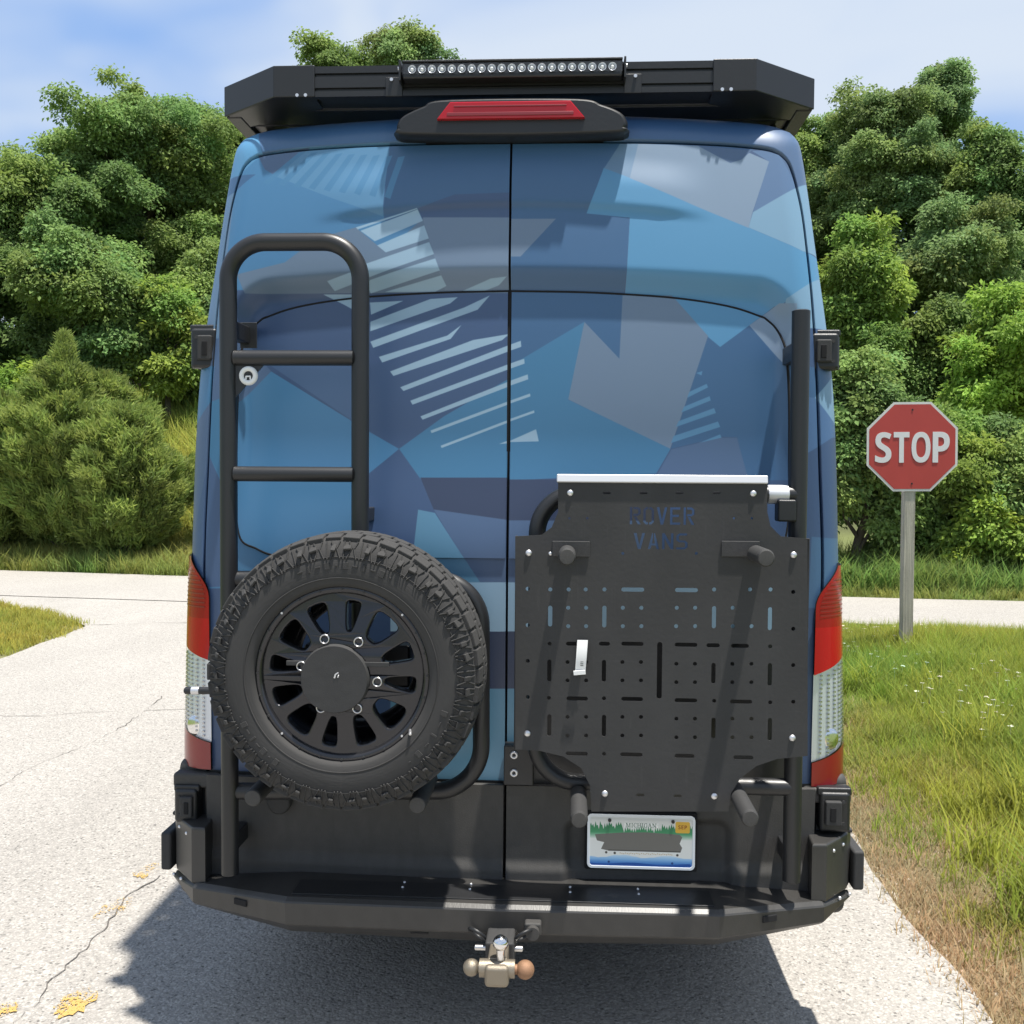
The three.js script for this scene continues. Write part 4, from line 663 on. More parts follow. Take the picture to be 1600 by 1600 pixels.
// ---------------------------------------------------------------- spare wheel on its carrier
{
  const c = group('wheel_carrier', van);
  part('carrier_tube', pipeGeo([V(358, 905, 0.11), V(752, 905, 0.11), V(752, 1236, 0.11), V(358, 1236, 0.11)], 0.024, 0.13), M.coat, c);
  part('carrier_plate', at(rbox(0.30, 0.12, 0.06, 0.01), -0.41, 1.14, 0.11), M.coat, c);
  for (const [px, py] of [[395, 1247], [652, 1258]]) { const e = V(px, py, 0.30); part('peg', rodGeo(vec(e.x, e.y, 0.06), e, 0.0235, 24, 0.004), M.coatDull, c); part('peg_cap', rodGeo(vec(e.x, e.y, 0.30), vec(e.x, e.y, 0.303), 0.021, 24, 0.001), M.plastic, c); }
  { const e = V(490, 1290, 0.06); part('door_buffer', rodGeo(vec(-0.66, 0.715, 0.0), vec(-0.66, 0.715, 0.045), 0.034, 24, 0.006), M.coatDull, c); }
  { const a = V(288, 1079, 0.14), b = V(345, 1079, 0.14); const h = part('lock_handle', rodGeo(a, b, 0.0105, 16, 0.004), M.coat, c); part('lock_sleeve', rodGeo(a.clone().lerp(b, 0.2), a.clone().lerp(b, 0.42), 0.0115, 16, 0.001), M.zinc, c); }

  const w = group('spare_wheel', van); w.position.set(-0.405, 1.158, 0.245);
  const R = 0.366;
  const prof = [[0.226, 0.096], [0.230, 0.111], [0.239, 0.1180], [0.262, 0.122], [0.290, 0.1215], [0.312, 0.117], [0.330, 0.110], [0.346, 0.100], [0.354, 0.088], [0.357, 0.06], [0.358, 0], [0.357, -0.06], [0.354, -0.088], [0.34, -0.105], [0.30, -0.122], [0.25, -0.12], [0.212, -0.098]].map(q => new THREE.Vector2(q[0], q[1]));
  part('tyre', new THREE.LatheGeometry(prof, 128).rotateX(Math.PI / 2), M.rubber, w);
  // tread blocks: two shoulder rows, two middle rows
  const NB = 46;
  const shBlock = rbox(0.043, 0.016, 0.050, 0.003), sh2 = rbox(0.040, 0.015, 0.044, 0.003), midBlock = rbox(0.044, 0.013, 0.042, 0.003), lug = rbox(0.012, 0.036, 0.006, 0.002), lug2 = rbox(0.020, 0.022, 0.006, 0.002);
  for (let k = 0; k < NB; k++) {
    const a = k / NB * Math.PI * 2;
    const put = (g, da, r, z, rz = 0, tx = 0, name = 'tread_block') => { const m = part(name, g, M.rubber, w); const t = a + da; m.position.set(Math.cos(t) * r, Math.sin(t) * r, z); m.rotation.set(0, 0, t - Math.PI / 2 + rz, 'ZXY'); if (tx) m.rotateX(tx); };
    put(k % 2 ? shBlock : sh2, 0, R - 0.0135, 0.077, 0, 0.16); put(shBlock, 0.5 / NB * 6.283, R - 0.0135, -0.077, 0, -0.16);
    put(midBlock, 0.3 / NB * 6.283, R - 0.008, 0.028); put(midBlock, 0.75 / NB * 6.283, R - 0.008, -0.028);
    put(k % 2 ? lug2 : lug, (k % 2 ? 0.02 : -0.01), 0.331, 0.1115, (k % 2 ? 0.12 : -0.1), -1.05 + 1.57 * 0, 'sidewall_lug');
  }
  { const rb = []; for (let k = 0; k < NB * 3; k++) { const t = k / NB / 3 * 6.283; for (const [r, h, w2, z2, sl] of [[0.316, 0.034, 0.0028, 0.1165, k % 3 - 1], [0.337, 0.020, 0.0035, 0.107, 1 - k % 3]]) rb.push(at(at(rbox(w2, h, 0.005, 0.001), 0, 0, 0, -0.42, 0, sl * 0.35), Math.cos(t) * r, Math.sin(t) * r, z2, 0, 0, t - Math.PI / 2)); } part('sidewall_ribs', mergeGeometries(rb.map(ni)), M.rubber, w).userData.kind = 'stuff'; }
  // raised rings and the outlined characters moulded on the sidewall
  part('sidewall_ring', at(new THREE.TorusGeometry(0.306, 0.0016, 6, 120), 0, 0, 0.119), M.rubber, w);
  part('sidewall_ring', at(new THREE.TorusGeometry(0.252, 0.0018, 6, 120), 0, 0, 0.1205), M.rubber, w);
  for (const [a0, n, st] of [[1.1, 11, 0.085], [3.55, 8, 0.075], [5.4, 6, 0.11]]) for (let k = 0; k < n; k++) { const a = a0 + k * st; const m = part('sidewall_mark', rbox(k % 3 ? 0.014 : 0.006, k % 2 ? 0.018 : 0.004, 0.003, 0.001), M.rubber, w); m.position.set(Math.cos(a) * 0.284, Math.sin(a) * 0.284, 0.1225); m.rotation.z = a - Math.PI / 2; }
  const vs = part('valve', rodGeo(vec(0.178, -0.142, 0.10), vec(0.182, -0.146, 0.128), 0.004, 10, 0.001), M.zinc, w);
  // rim
  const rp = [[0.150, -0.09], [0.190, -0.085], [0.192, 0.02], [0.193, 0.085], [0.196, 0.099], [0.203, 0.103], [0.213, 0.103], [0.217, 0.095], [0.214, 0.07], [0.214, -0.09], [0.150, -0.10]].map(q => new THREE.Vector2(q[0], q[1]));
  part('rim_barrel', new THREE.LatheGeometry(rp, 96).rotateX(Math.PI / 2), M.rim, w);
  const face = new THREE.Shape(); face.absarc(0, 0, 0.198, 0, Math.PI * 2);
  for (const [deg, h] of [[81, 8.5], [50, 14.5], [20, 10.5], [-8, 9], [-39, 14.5], [-70, 11], [-101, 8.5], [-131, 14], [-160, 10.5], [172, 9], [142, 14], [112, 11]]) {
    const hole = new THREE.Path(), q = [];
    for (let k = 0; k < 24; k++) { const a = k / 24 * 6.283, ca = Math.cos(a), sa = Math.sin(a), e = (v) => Math.sign(v) * Math.pow(Math.abs(v), 0.55); const rr = 0.142 + 0.041 * e(ca), ang = (deg + h * e(sa) * (0.86 + 0.14 * ca)) * DEG; q.push([rr * Math.cos(ang), rr * Math.sin(ang)]); }
    hole.setFromPoints(q.map(v => new THREE.Vector2(...v))); face.holes.push(hole);
  }
  const fg = new THREE.ExtrudeGeometry(face, { depth: 0.020, bevelEnabled: true, bevelSize: 0.005, bevelThickness: 0.007, bevelSegments: 3, curveSegments: 72 });
  { const p = fg.attributes.position; for (let i = 0; i < p.count; i++) { const rr = Math.hypot(p.getX(i), p.getY(i)); p.setZ(i, p.getZ(i) + 0.036 * sm(0.20, 0.07, rr) * 0.35); } fg.computeVertexNormals(); }
  part('spoke_disc', at(fg, 0, 0, 0.066), M.rim, w);
  for (let k = 0; k < 24; k++) { const a = k / 24 * Math.PI * 2; const m = part('rim_bolt', new THREE.CylinderGeometry(0.0028, 0.0028, 0.004, 8).rotateX(Math.PI / 2), k % 6 === 3 ? M.zinc : M.coatDull, w); m.position.set(Math.cos(a) * 0.2065, Math.sin(a) * 0.2065, 0.104); }
  part('hub_plate', at(new THREE.CylinderGeometry(0.080, 0.084, 0.012, 48).rotateX(Math.PI / 2), -0.016, -0.010, 0.112), M.coatDull, w);
  part('hub_bar', at(rbox(0.25, 0.012, 0.006, 0.002), -0.01, 0.026, 0.106), M.coatDull, w);
  part('hub_mark', mergeGeometries([at(rbox(0.010, 0.003, 0.002, 0.0006), -0.010, 0.004, 0.1185, 0, 0, 0.6), at(rbox(0.004, 0.008, 0.002, 0.0006), -0.014, -0.003, 0.1185, 0, 0, -0.3), at(rbox(0.003, 0.007, 0.002, 0.0006), -0.006, -0.002, 0.1185, 0, 0, -0.3)].map(ni)), M.zinc, w);
  const nut = new THREE.LatheGeometry([[0.0075, 0], [0.0125, 0], [0.0125, 0.018], [0.0105, 0.021], [0.0085, 0.018], [0.0080, 0.006]].map(q => new THREE.Vector2(q[0], q[1])), 20).rotateX(Math.PI / 2);
  for (const a of [-62, -118, -10, 60, 112, 168]) { const m = part('lug_nut', nut, M.steel, w); m.position.set(Math.cos(a * DEG) * 0.094 - 0.006, Math.sin(a * DEG) * 0.092, 0.090); }
  for (const m of w.children) if (/rim_|spoke|hub|lug_nut/.test(m.name)) { m.scale.set(1.075, 1.075, 1); m.position.x *= 1.075; m.position.y *= 1.075; }
}
// ---------------------------------------------------------------- gear panel and its frame on the right door
{
  const f = group('panel_frame', van), zt = 0.12;
  part('upright_tube', pipeGeo([vec(0.800, 0.562, zt), vec(0.800, 2.125, zt)], 0.0245, 0.05), M.coat, f);
  part('loop_tube', pipeGeo([vec(0.80, 1.628, zt), vec(0.090, 1.628, zt), vec(0.090, 0.822, zt), vec(0.80, 0.822, zt)], 0.024, 0.115), M.coat, f);
  part('tube_collar', rodGeo(vec(0.716, 1.628, zt), vec(0.775, 1.628, zt), 0.0262, 20, 0.004), M.alu, f);
  for (const y of [2.02, 1.02, 0.62]) part('standoff', at(rbox(0.03, 0.05, 0.16, 0.004), 0.800, y, 0.035), M.coat, f);
  part('latch_bracket', at(rbox(0.085, 0.115, 0.05, 0.004), 0.040, 0.845, 0.03), M.coat, f);
  for (const py of [1180, 1208]) { const p = V(803, py, 0.058); part('bracket_bolt', at(new THREE.TorusGeometry(0.008, 0.0042, 8, 18), p.x, p.y, 0.057), M.zinc, f); }
  part('bracket_arm', at(rbox(0.05, 0.06, 0.05, 0.006), 0.765, 1.585, 0.13), M.coat, f);

  const g = group('gear_panel', van), zp = 0.22, q2 = (px, py) => { const p = V(px, py, zp); return new THREE.Vector2(p.x, p.y); };
  const sh = new THREE.Shape();
  const O = [[872, 752], [1199, 752], [1199, 800], [1204, 822], [1220, 838], [1262, 842], [1262, 1181], [1214, 1186], [1182, 1197], [1157, 1216], [1142, 1240], [1140, 1268], [924, 1268], [922, 1228], [908, 1200], [880, 1182], [842, 1173], [805, 1171], [805, 838], [846, 836], [862, 824], [872, 800]];
  sh.setFromPoints(O.map(p => q2(...p)));
  const hole = (pts) => { const h = new THREE.Path(); h.setFromPoints(pts); sh.holes.push(h); };
  const Z = (x, y) => q2(780 + x / 2.857, 800 + y / 2.857);
  const circ = (x, y, r = 0.0056) => { const c = Z(x, y), a = []; for (let k = 0; k < 10; k++) a.push(new THREE.Vector2(c.x + r * Math.cos(k * 0.6283), c.y + r * Math.sin(k * 0.6283))); hole(a); };
  const slot = (x0, y0, x1, y1, r = 0.0056) => { // rounded slot between two points
    const a = Z(x0, y0), b = Z(x1, y1), hz = Math.abs(b.x - a.x) > Math.abs(b.y - a.y), pts = [];
    if (hz) { b.y = a.y; const [L, R] = a.x < b.x ? [a, b] : [b, a]; for (let k = 0; k <= 5; k++) { const t = -Math.PI / 2 + k * Math.PI / 5; pts.push(new THREE.Vector2(R.x - r + r * Math.cos(t), R.y + r * Math.sin(t))); } for (let k = 0; k <= 5; k++) { const t = Math.PI / 2 + k * Math.PI / 5; pts.push(new THREE.Vector2(L.x + r + r * Math.cos(t), L.y + r * Math.sin(t))); } }
    else { b.x = a.x; const [L, R] = a.y < b.y ? [a, b] : [b, a]; for (let k = 0; k <= 5; k++) { const t = k * Math.PI / 5; pts.push(new THREE.Vector2(R.x + r * Math.cos(t), R.y - r + r * Math.sin(t))); } for (let k = 0; k <= 5; k++) { const t = Math.PI + k * Math.PI / 5; pts.push(new THREE.Vector2(L.x + r * Math.cos(t), L.y + r + r * Math.sin(t))); } }
    hole(pts);
  };
  for (const x of [228, 310, 386, 470, 960, 1120, 1212]) circ(x, 346); slot(545, 346, 648, 346); slot(785, 348, 888, 348);
  for (const x of [308, 388, 552, 635, 793, 875, 1043]) circ(x, 428);
  for (const x of [308, 388, 552, 635, 790, 875, 1043, 1127]) circ(x, 510);
  slot(228, 418, 228, 512); slot(470, 418, 470, 516); slot(960, 420, 960, 520); slot(1210, 425, 1210, 528);
  circ(225, 588); slot(298, 588, 396, 588); slot(445, 588, 495, 588); slot(545, 588, 645, 588); slot(783, 592, 885, 592); slot(925, 595, 985, 595); slot(1035, 597, 1115, 597); circ(1210, 600);
  slot(717, 580, 717, 835, 0.0068);
  for (const y of [670, 752, 915, 998]) { for (const x of [305, 388, 550, 633]) circ(x, y); for (const x of [791, 874, 1041, 1126]) circ(x, y + 8); }
  for (const [y0, y1] of [[658, 757], [903, 1001]]) { slot(224, y0, 224, y1); slot(468, y0 + 2, 468, y1 + 2); slot(957, y0 + 15, 957, y1 + 10); slot(1209, y0 + 16, 1209, y1 + 20); }
  circ(222, 830); slot(300, 832, 396, 832); circ(468, 832); slot(545, 834, 642, 834); slot(783, 840, 884, 840); circ(960, 843); slot(1030, 846, 1130, 846); circ(1210, 850);
  slot(297, 1078, 396, 1078); circ(468, 1080); slot(540, 1082, 640, 1082); slot(783, 1088, 872, 1088); slot(1045, 1095, 1135, 1095);
  for (const y of [343, 505, 665, 826]) { circ(127, y); circ(1313, y + 14 + (y - 343) * 0.015); }
  for (const x of [228, 394, 552, 880, 1043]) circ(x, 185, 0.004);
  slot(612, 1263, 648, 1263, 0.004); slot(778, 1267, 814, 1267, 0.004);
  for (const x of [480, 645, 805, 970]) slot(x - 18, -86, x + 18, -86, 0.0035);
  for (const x of [313, 393, 1048, 1128]) circ(x, 28, 0.0032);
  // stencil lettering cut through the plate: pieces on a 4 x 7 grid
  const GL = {
    R: [[[0, 0], [0.9, 0], [0.9, 7], [0, 7]], [[1.3, 7], [3, 7], [4, 6.2], [4, 4.2], [3, 3.4], [1.3, 3.4], [1.3, 4.3], [2.8, 4.3], [3.1, 4.6], [3.1, 5.8], [2.8, 6.1], [1.3, 6.1]], [[1.5, 3.1], [2.5, 3.1], [4.1, 0], [3, 0]]],
    O: [[[1.8, 0], [1, 0], [0, 1], [0, 6], [1, 7], [1.8, 7], [1.8, 6.1], [1.3, 6.1], [0.9, 5.7], [0.9, 1.3], [1.3, 0.9], [1.8, 0.9]], [[2.2, 0], [3, 0], [4, 1], [4, 6], [3, 7], [2.2, 7], [2.2, 6.1], [2.7, 6.1], [3.1, 5.7], [3.1, 1.3], [2.7, 0.9], [2.2, 0.9]]],
    V: [[[0, 7], [1, 7], [2, 2], [3, 7], [4, 7], [2.5, 0], [1.5, 0]]],
    E: [[[0, 0], [3.8, 0], [3.8, 0.9], [0.9, 0.9], [0.9, 3.1], [3.3, 3.1], [3.3, 4], [0.9, 4], [0.9, 6.1], [3.8, 6.1], [3.8, 7], [0, 7]]],
    A: [[[0, 0], [0.9, 0], [1.35, 1.6], [2.65, 1.6], [3.1, 0], [4, 0], [2.5, 7], [2.15, 7], [2.15, 5], [2.45, 2.5], [1.55, 2.5], [1.85, 5], [1.85, 7], [1.5, 7]]],
    N: [[[0, 0], [0.9, 0], [0.9, 4.6], [3.1, 0], [4, 0], [4, 7], [3.1, 7], [3.1, 2.4], [0.9, 7], [0, 7]]],
    S: [[[0, 0.9], [0, 0], [3, 0], [4, 1], [4, 3], [3.1, 3.9], [1.2, 3.9], [0.9, 4.3], [0.9, 5.7], [1.2, 6.1], [3.8, 6.1], [3.8, 7], [1, 7], [0, 6], [0, 4], [1, 3.1], [2.8, 3.1], [3.1, 2.7], [3.1, 1.3], [2.8, 0.9]]],
  };
  const word = (txt, x0, x1, yt, yb) => { const n = txt.length, a = Z(x0, yb), b = Z(x1, yt), cw = (b.x - a.x) / (n * 5 - 1), chh = (b.y - a.y) / 7; [...txt].forEach((ch, i) => GL[ch].forEach(pc => hole(pc.map(([x, y]) => new THREE.Vector2(a.x + (i * 5 + x) * cw, a.y + y * chh))))); };
  word('ROVER', 583, 872, -20, 55); word('VANS', 600, 842, 96, 165);
  part('perforated_plate', at(new THREE.ExtrudeGeometry(sh, { depth: 0.004, bevelEnabled: false }), 0, 0, zp - 0.004), M.coatDull, g);
  // folded edges
  const tl = q2(870, 741), tr = q2(1200, 741), bl = q2(872, 754);
  part('top_trim', at(rbox(tr.x - tl.x, tl.y - bl.y, 0.012, 0.003), (tl.x + tr.x) / 2, (tl.y + bl.y) / 2, zp - 0.002, -0.25), M.alu, g);
  for (const [a, b] of [[[805, 838], [805, 1171]], [[1262, 842], [1262, 1176]]]) { const p = q2(...a), q = q2(...b); part('folded_edge', at(rbox(0.004, p.y - q.y, 0.03, 0.001), (p.x + q.x) / 2, (p.y + q.y) / 2, zp - 0.0195), M.coatDull, g); }
  const boltG = new THREE.SphereGeometry(0.0088, 14, 8, 0, Math.PI * 2, 0, Math.PI / 2).rotateX(Math.PI / 2).scale(1, 1, 0.6);
  for (const [px, py] of [[891, 770], [1177, 771], [826, 864], [1240, 867], [824, 1146], [1238, 1153], [945, 1240], [1116, 1244]]) { const p = V(px, py, zp); const m = part('bolt', boltG, M.zinc, g); m.position.set(p.x, p.y, zp + 0.0005); }
  for (const [px, py] of [[860, 865], [918, 865], [1145, 865]]) { const p = V(px, py, zp); const m = part('small_bolt', boltG, M.zinc, g); m.scale.setScalar(0.6); m.position.set(p.x, p.y, zp + 0.0005); }
  for (const [px, py, z] of [[886, 870, 0.335], [1197, 872, 0.365], [905, 1281, 0.36], [1172, 1279, 0.38]]) {
    const e = V(px, py, z), low = py > 1000; part('peg', rodGeo(vec(e.x, e.y, low ? 0.13 : zp), e, 0.0225, 28, 0.005), M.coatDull, g);
    if (!low) part('peg_flange', at(rbox(0.10, 0.042, 0.005, 0.002), e.x + (px < 1000 ? 0.01 : -0.04), e.y + 0.012, zp + 0.003), M.coatDull, g);
    part('peg_cap', rodGeo(vec(e.x, e.y, z), vec(e.x, e.y, z + 0.003), 0.0195, 24, 0.001), M.plastic, g);
  }
  // white paper tag tied through a slot
  const tg = group('paper_tag', van), c = V(908, 1027, 0.232);
  part('tag_strip', gridGeo(4, 14, (u, v) => [c.x + (u - 0.5) * 0.028 + 0.006 * (v - 0.4), c.y + (v - 0.5) * 0.092, 0.229 + 0.006 * Math.sin(v * 3.1)]), M.white, tg);
  part('tag_tail', at(rbox(0.032, 0.012, 0.004, 0.001), c.x - 0.004, c.y - 0.040, 0.238, 0, 0, 0.1), M.white, tg);
  part('tag_print', mergeGeometries([0, 1, 2].map(k => at(rbox(0.008, 0.0018, 0.0006, 0.0002), c.x + 0.002, c.y - 0.012 - k * 0.005, 0.2345))), M.coat, tg);
}
// ---------------------------------------------------------------- licence plate
{
  const p = group('license_plate', van), a = V(918, 1273, 0.05), b = V(1086, 1362, 0.05), cx = (a.x + b.x) / 2, cy = (a.y + b.y) / 2, w = 0.305, h = 0.1545;
  const cv = document.createElement('canvas'); cv.width = 1024; cv.height = 512; const c = cv.getContext('2d');
  c.fillStyle = '#d9dcda'; c.fillRect(0, 0, 1024, 512);
  // printed scene: pine tops above, water below
  const R = rngOf(77);
  let gr = c.createLinearGradient(0, 90, 0, 230); gr.addColorStop(0, '#2f7d52'); gr.addColorStop(0.55, '#3f9164'); gr.addColorStop(1, '#d9dcda'); c.fillStyle = gr;
  c.beginPath(); c.moveTo(20, 230); c.lineTo(20, 110); for (let x = 20; x < 1004; x += 22) { const t = 60 + R() * 45 + (x > 320 && x < 690 ? 35 : 0); c.lineTo(x + 11, t); c.lineTo(x + 22, t + 30 + R() * 14); } c.lineTo(1004, 230); c.closePath(); c.fill();
  gr = c.createLinearGradient(0, 370, 0, 480); gr.addColorStop(0, '#cfe0ea'); gr.addColorStop(0.5, '#7fb0dd'); gr.addColorStop(1, '#1f5bb0'); c.fillStyle = gr;
  c.beginPath(); c.moveTo(20, 400); for (let x = 20; x <= 1004; x += 41) c.lineTo(x, 392 + 12 * Math.sin(x / 70) + R() * 8); c.lineTo(1004, 488); c.lineTo(20, 488); c.closePath(); c.fill();
  c.fillStyle = '#1b4f9c'; c.beginPath(); c.moveTo(20, 462); for (let x = 20; x <= 1004; x += 60) c.lineTo(x, 462 + 8 * Math.sin(x / 90)); c.lineTo(1004, 490); c.lineTo(20, 490); c.closePath(); c.fill();
  c.fillStyle = '#f4f6f4'; c.font = 'bold 60px serif'; c.textAlign = 'center'; c.fillText('MICHIGAN', 512, 118); c.fillStyle = '#23503c'; c.font = '56px serif'; c.fillText('MICHIGAN', 510, 116);
  c.fillStyle = '#d9ad3c'; c.beginPath(); c.roundRect(838, 52, 138, 108, 16); c.fill(); c.fillStyle = '#8a4a10'; c.font = 'bold 52px sans-serif'; c.fillText('SEP', 907, 122);
  // greyed-out characters
  c.fillStyle = '#6b6a66'; c.beginPath(); c.moveTo(70, 190); c.lineTo(330, 168); c.lineTo(560, 160); c.lineTo(880, 175); c.lineTo(905, 200); c.lineTo(880, 262); c.lineTo(905, 300); c.lineTo(890, 345); c.lineTo(200, 345); c.lineTo(130, 330); c.lineTo(160, 265); c.lineTo(90, 250); c.closePath(); c.fill();
  c.fillStyle = '#4a4947'; c.fillRect(200, 334, 690, 12); for (const [x, y] of [[180, 362], [262, 366], [860, 372]]) { c.beginPath(); c.arc(x, y, 12, 0, 7); c.fill(); }
  c.fillStyle = '#b9a27c'; for (let k = 0; k < 30; k++) c.fillRect(310 + k * 17, 360 + (k % 3) * 3, 9, 9);
  c.fillStyle = '#20407a'; for (const x of [205, 812]) { c.beginPath(); c.arc(x, 452, 11, 0, 7); c.fill(); c.fillStyle = '#20407a'; }
  const tex = new THREE.CanvasTexture(cv); tex.colorSpace = THREE.SRGBColorSpace;
  const rr = (W, H, r) => { const s = new THREE.Shape(); s.moveTo(-W / 2 + r, -H / 2); s.lineTo(W / 2 - r, -H / 2); s.absarc(W / 2 - r, -H / 2 + r, r, -Math.PI / 2, 0); s.lineTo(W / 2, H / 2 - r); s.absarc(W / 2 - r, H / 2 - r, r, 0, Math.PI / 2); s.lineTo(-W / 2 + r, H / 2); s.absarc(-W / 2 + r, H / 2 - r, r, Math.PI / 2, Math.PI); s.lineTo(-W / 2, -H / 2 + r); s.absarc(-W / 2 + r, -H / 2 + r, r, Math.PI, Math.PI * 1.5); return s; };
  part('plate_backing', at(rbox(w + 0.016, h + 0.016, 0.012, 0.005), cx, cy, 0.030), M.gap, p);
  const fg = new THREE.ShapeGeometry(rr(w - 0.01, h - 0.01, 0.010), 8); { const q = fg.attributes.position, u = fg.attributes.uv; for (let i = 0; i < q.count; i++) u.setXY(i, q.getX(i) / w + 0.5, q.getY(i) / h + 0.5); }
  part('plate_print', at(fg, cx, cy, 0.0425), std({ map: tex, roughness: 0.45 }), p);
  const rim = rr(w, h, 0.013); rim.holes.push(rr(w - 0.012, h - 0.012, 0.009)); part('plate_rim', at(new THREE.ExtrudeGeometry(rim, { depth: 0.004, bevelEnabled: true, bevelSize: 0.001, bevelThickness: 0.001, bevelSegments: 2 }), cx, cy, 0.0385), std({ color: lin(0.72, 0.76, 0.80), roughness: 0.4 }), p);
  part('plate_sheet', at(new THREE.ShapeGeometry(rr(w - 0.004, h - 0.004, 0.012), 8), cx, cy, 0.0385), M.white, p);
  for (const sx of [-1, 1]) part('plate_screw', at(new THREE.CylinderGeometry(0.005, 0.005, 0.004, 12), cx + sx * 0.09, cy + 0.062, 0.0445, Math.PI / 2), M.coat, p);
}
// ---------------------------------------------------------------- hinges
for (const [px, py, w, h, s] of [[322, 545, 0.078, 0.118, -1], [1287, 550, 0.078, 0.105, 1], [294, 1256, 0.068, 0.10, -1], [1302, 1266, 0.085, 0.115, 1]]) {
  const g = group('door_hinge', van), z = py < 800 ? -0.075 : -0.018, c = V(px, py, z);
  part('hinge_leaf', at(rbox(w, h, 0.055, 0.010), c.x, c.y, z - 0.005), M.coat, g);
  part('hinge_leaf', at(rbox(w * 0.55, h * 0.62, 0.02, 0.005), c.x - s * w * 0.08, c.y, z + 0.026), M.coatDull, g);
  part('hinge_slot', at(rbox(w * 0.20, h * 0.36, 0.008, 0.002), c.x - s * w * 0.10, c.y - h * 0.02, z + 0.0345), M.gap, g);
  part('hinge_pin', rodGeo(vec(c.x + s * w * 0.42, c.y - h * 0.5, z - 0.002), vec(c.x + s * w * 0.42, c.y + h * 0.5, z - 0.002), 0.012, 16, 0.003), M.coat, g);
  part('hinge_strap', at(rbox(w * 1.15, h * 0.2, 0.035, 0.006), c.x, c.y + h * 0.5, z - 0.004), M.coat, g);
  for (const k of [-1, 1]) part('hinge_bolt', at(new THREE.CylinderGeometry(0.0055, 0.0055, 0.004, 10), c.x + s * w * 0.27, c.y + k * h * 0.27, z + 0.024, Math.PI / 2), M.coatDull, g);
  if (py > 800) part('corner_moulding', at(rbox(0.135, 0.045, 0.15, 0.010), s * 0.930, 0.757, -0.090), M.plastic, g);
}
for (const s of [-1, 1]) part('corner_cladding', at(rbox(0.13, 0.42, 0.16, 0.03), s * 0.935, 0.60, -0.135), M.plastic, van);
// ---------------------------------------------------------------- steel rear bumper
{
  const b = group('rear_bumper', van);
  // stations along x: [x, z of face, y top, y face bottom, y underside, z underside]
  const S = [[0, 0.235, 0.512, 0.440, 0.392, 0.185], [0.59, 0.225, 0.512, 0.440, 0.402, 0.180], [0.90, 0.085, 0.487, 0.432, 0.412, 0.055], [1.005, -0.04, 0.470, 0.455, 0.448, -0.06]];
  const full = [...S.slice(1).reverse().map(q => [-q[0], ...q.slice(1)]), ...S];
  const face = [], put = (a, b2, c, d) => face.push(a, b2, c, a, c, d);
  const rows = (q) => { const [x, z, yt, yf, yu, zu] = q, inx = Math.sign(x) * Math.min(Math.abs(x), 0.94); return [[inx, yt - 0.002, Math.min(0.012, z - 0.02)], [x * 0.996, yt, z - 0.015], [x * 0.999, yt - 0.0085, z - 0.003], [x, yt - 0.013, z], [x, yf, z - 0.002], [x * 0.995, yf - 0.006, z - 0.006], [x * 0.99, yu, zu], [inx * 0.98, yu, zu - 0.12]]; };
  for (let i = 0; i < full.length - 1; i++) { const a = rows(full[i]), c = rows(full[i + 1]); for (let k = 0; k < a.length - 1; k++) put(a[k + 1], c[k + 1], c[k], a[k]); }
  const g = new THREE.BufferGeometry(); g.setAttribute('position', new THREE.Float32BufferAttribute(face.flat(), 3)); g.setAttribute('uv', new THREE.Float32BufferAttribute(face.flatMap(q => [q[0] * 4, (q[1] + q[2]) * 4]), 2)); g.computeVertexNormals();
  part('bumper_beam', g, M.bumper, b);
  part('step_tread', at(rbox(1.16, 0.004, 0.10, 0.001), 0, 0.5135, 0.145), M.coat, b);
  for (const s of [-1, 1]) {
    const plan = new THREE.Shape(); plan.setFromPoints([[0.872, -0.070], [0.905, -0.066], [0.985, 0.028], [1.006, 0.075], [1.006, 0.26], [0.90, 0.26]].map(([x, z]) => new THREE.Vector2(s * x, z)));
    part('bumper_wing', at(new THREE.ExtrudeGeometry(plan, { depth: 0.150, bevelEnabled: true, bevelSize: 0.006, bevelThickness: 0.008, bevelSegments: 3 }), 0, 0.490, 0, -Math.PI / 2), M.bumper, b);
    part('wing_plate', at(rbox(0.032, 0.115, 0.19, 0.008), s * 1.026, 0.535, -0.125), M.coatDull, b);
    part('wing_cap', at(rbox(0.075, 0.012, 0.13, 0.005), s * 0.972, 0.652, -0.105, 0, 0, s * -0.12), M.coatDull, b);
    for (const [dx, y, bz] of [[0.935, 0.618, 0.034], [0.972, 0.622, -0.008], [0.96, 0.474, 0.014], [1.0, 0.468, -0.032]]) part('bolt', at(new THREE.SphereGeometry(0.0055, 10, 8), s * dx, y, bz + 0.004), M.zinc, b);
    part('face_slot', at(rbox(0.045, 0.018, 0.006, 0.002), s * 0.735, 0.470, 0.159 + 0.0015, 0, s * 0.424, 0), M.gap, b);
    for (const x of [0.14, 0.33]) for (const z of [0.10, 0.135]) part('tread_bolt', at(new THREE.SphereGeometry(0.0042, 10, 6), s * x + 0.05, 0.516, z), M.zinc, b);
  }
  part('light_slot', at(rbox(0.05, 0.010, 0.006, 0.002), -0.22, 0.425, 0.214, 0.75), M.gap, b);
}
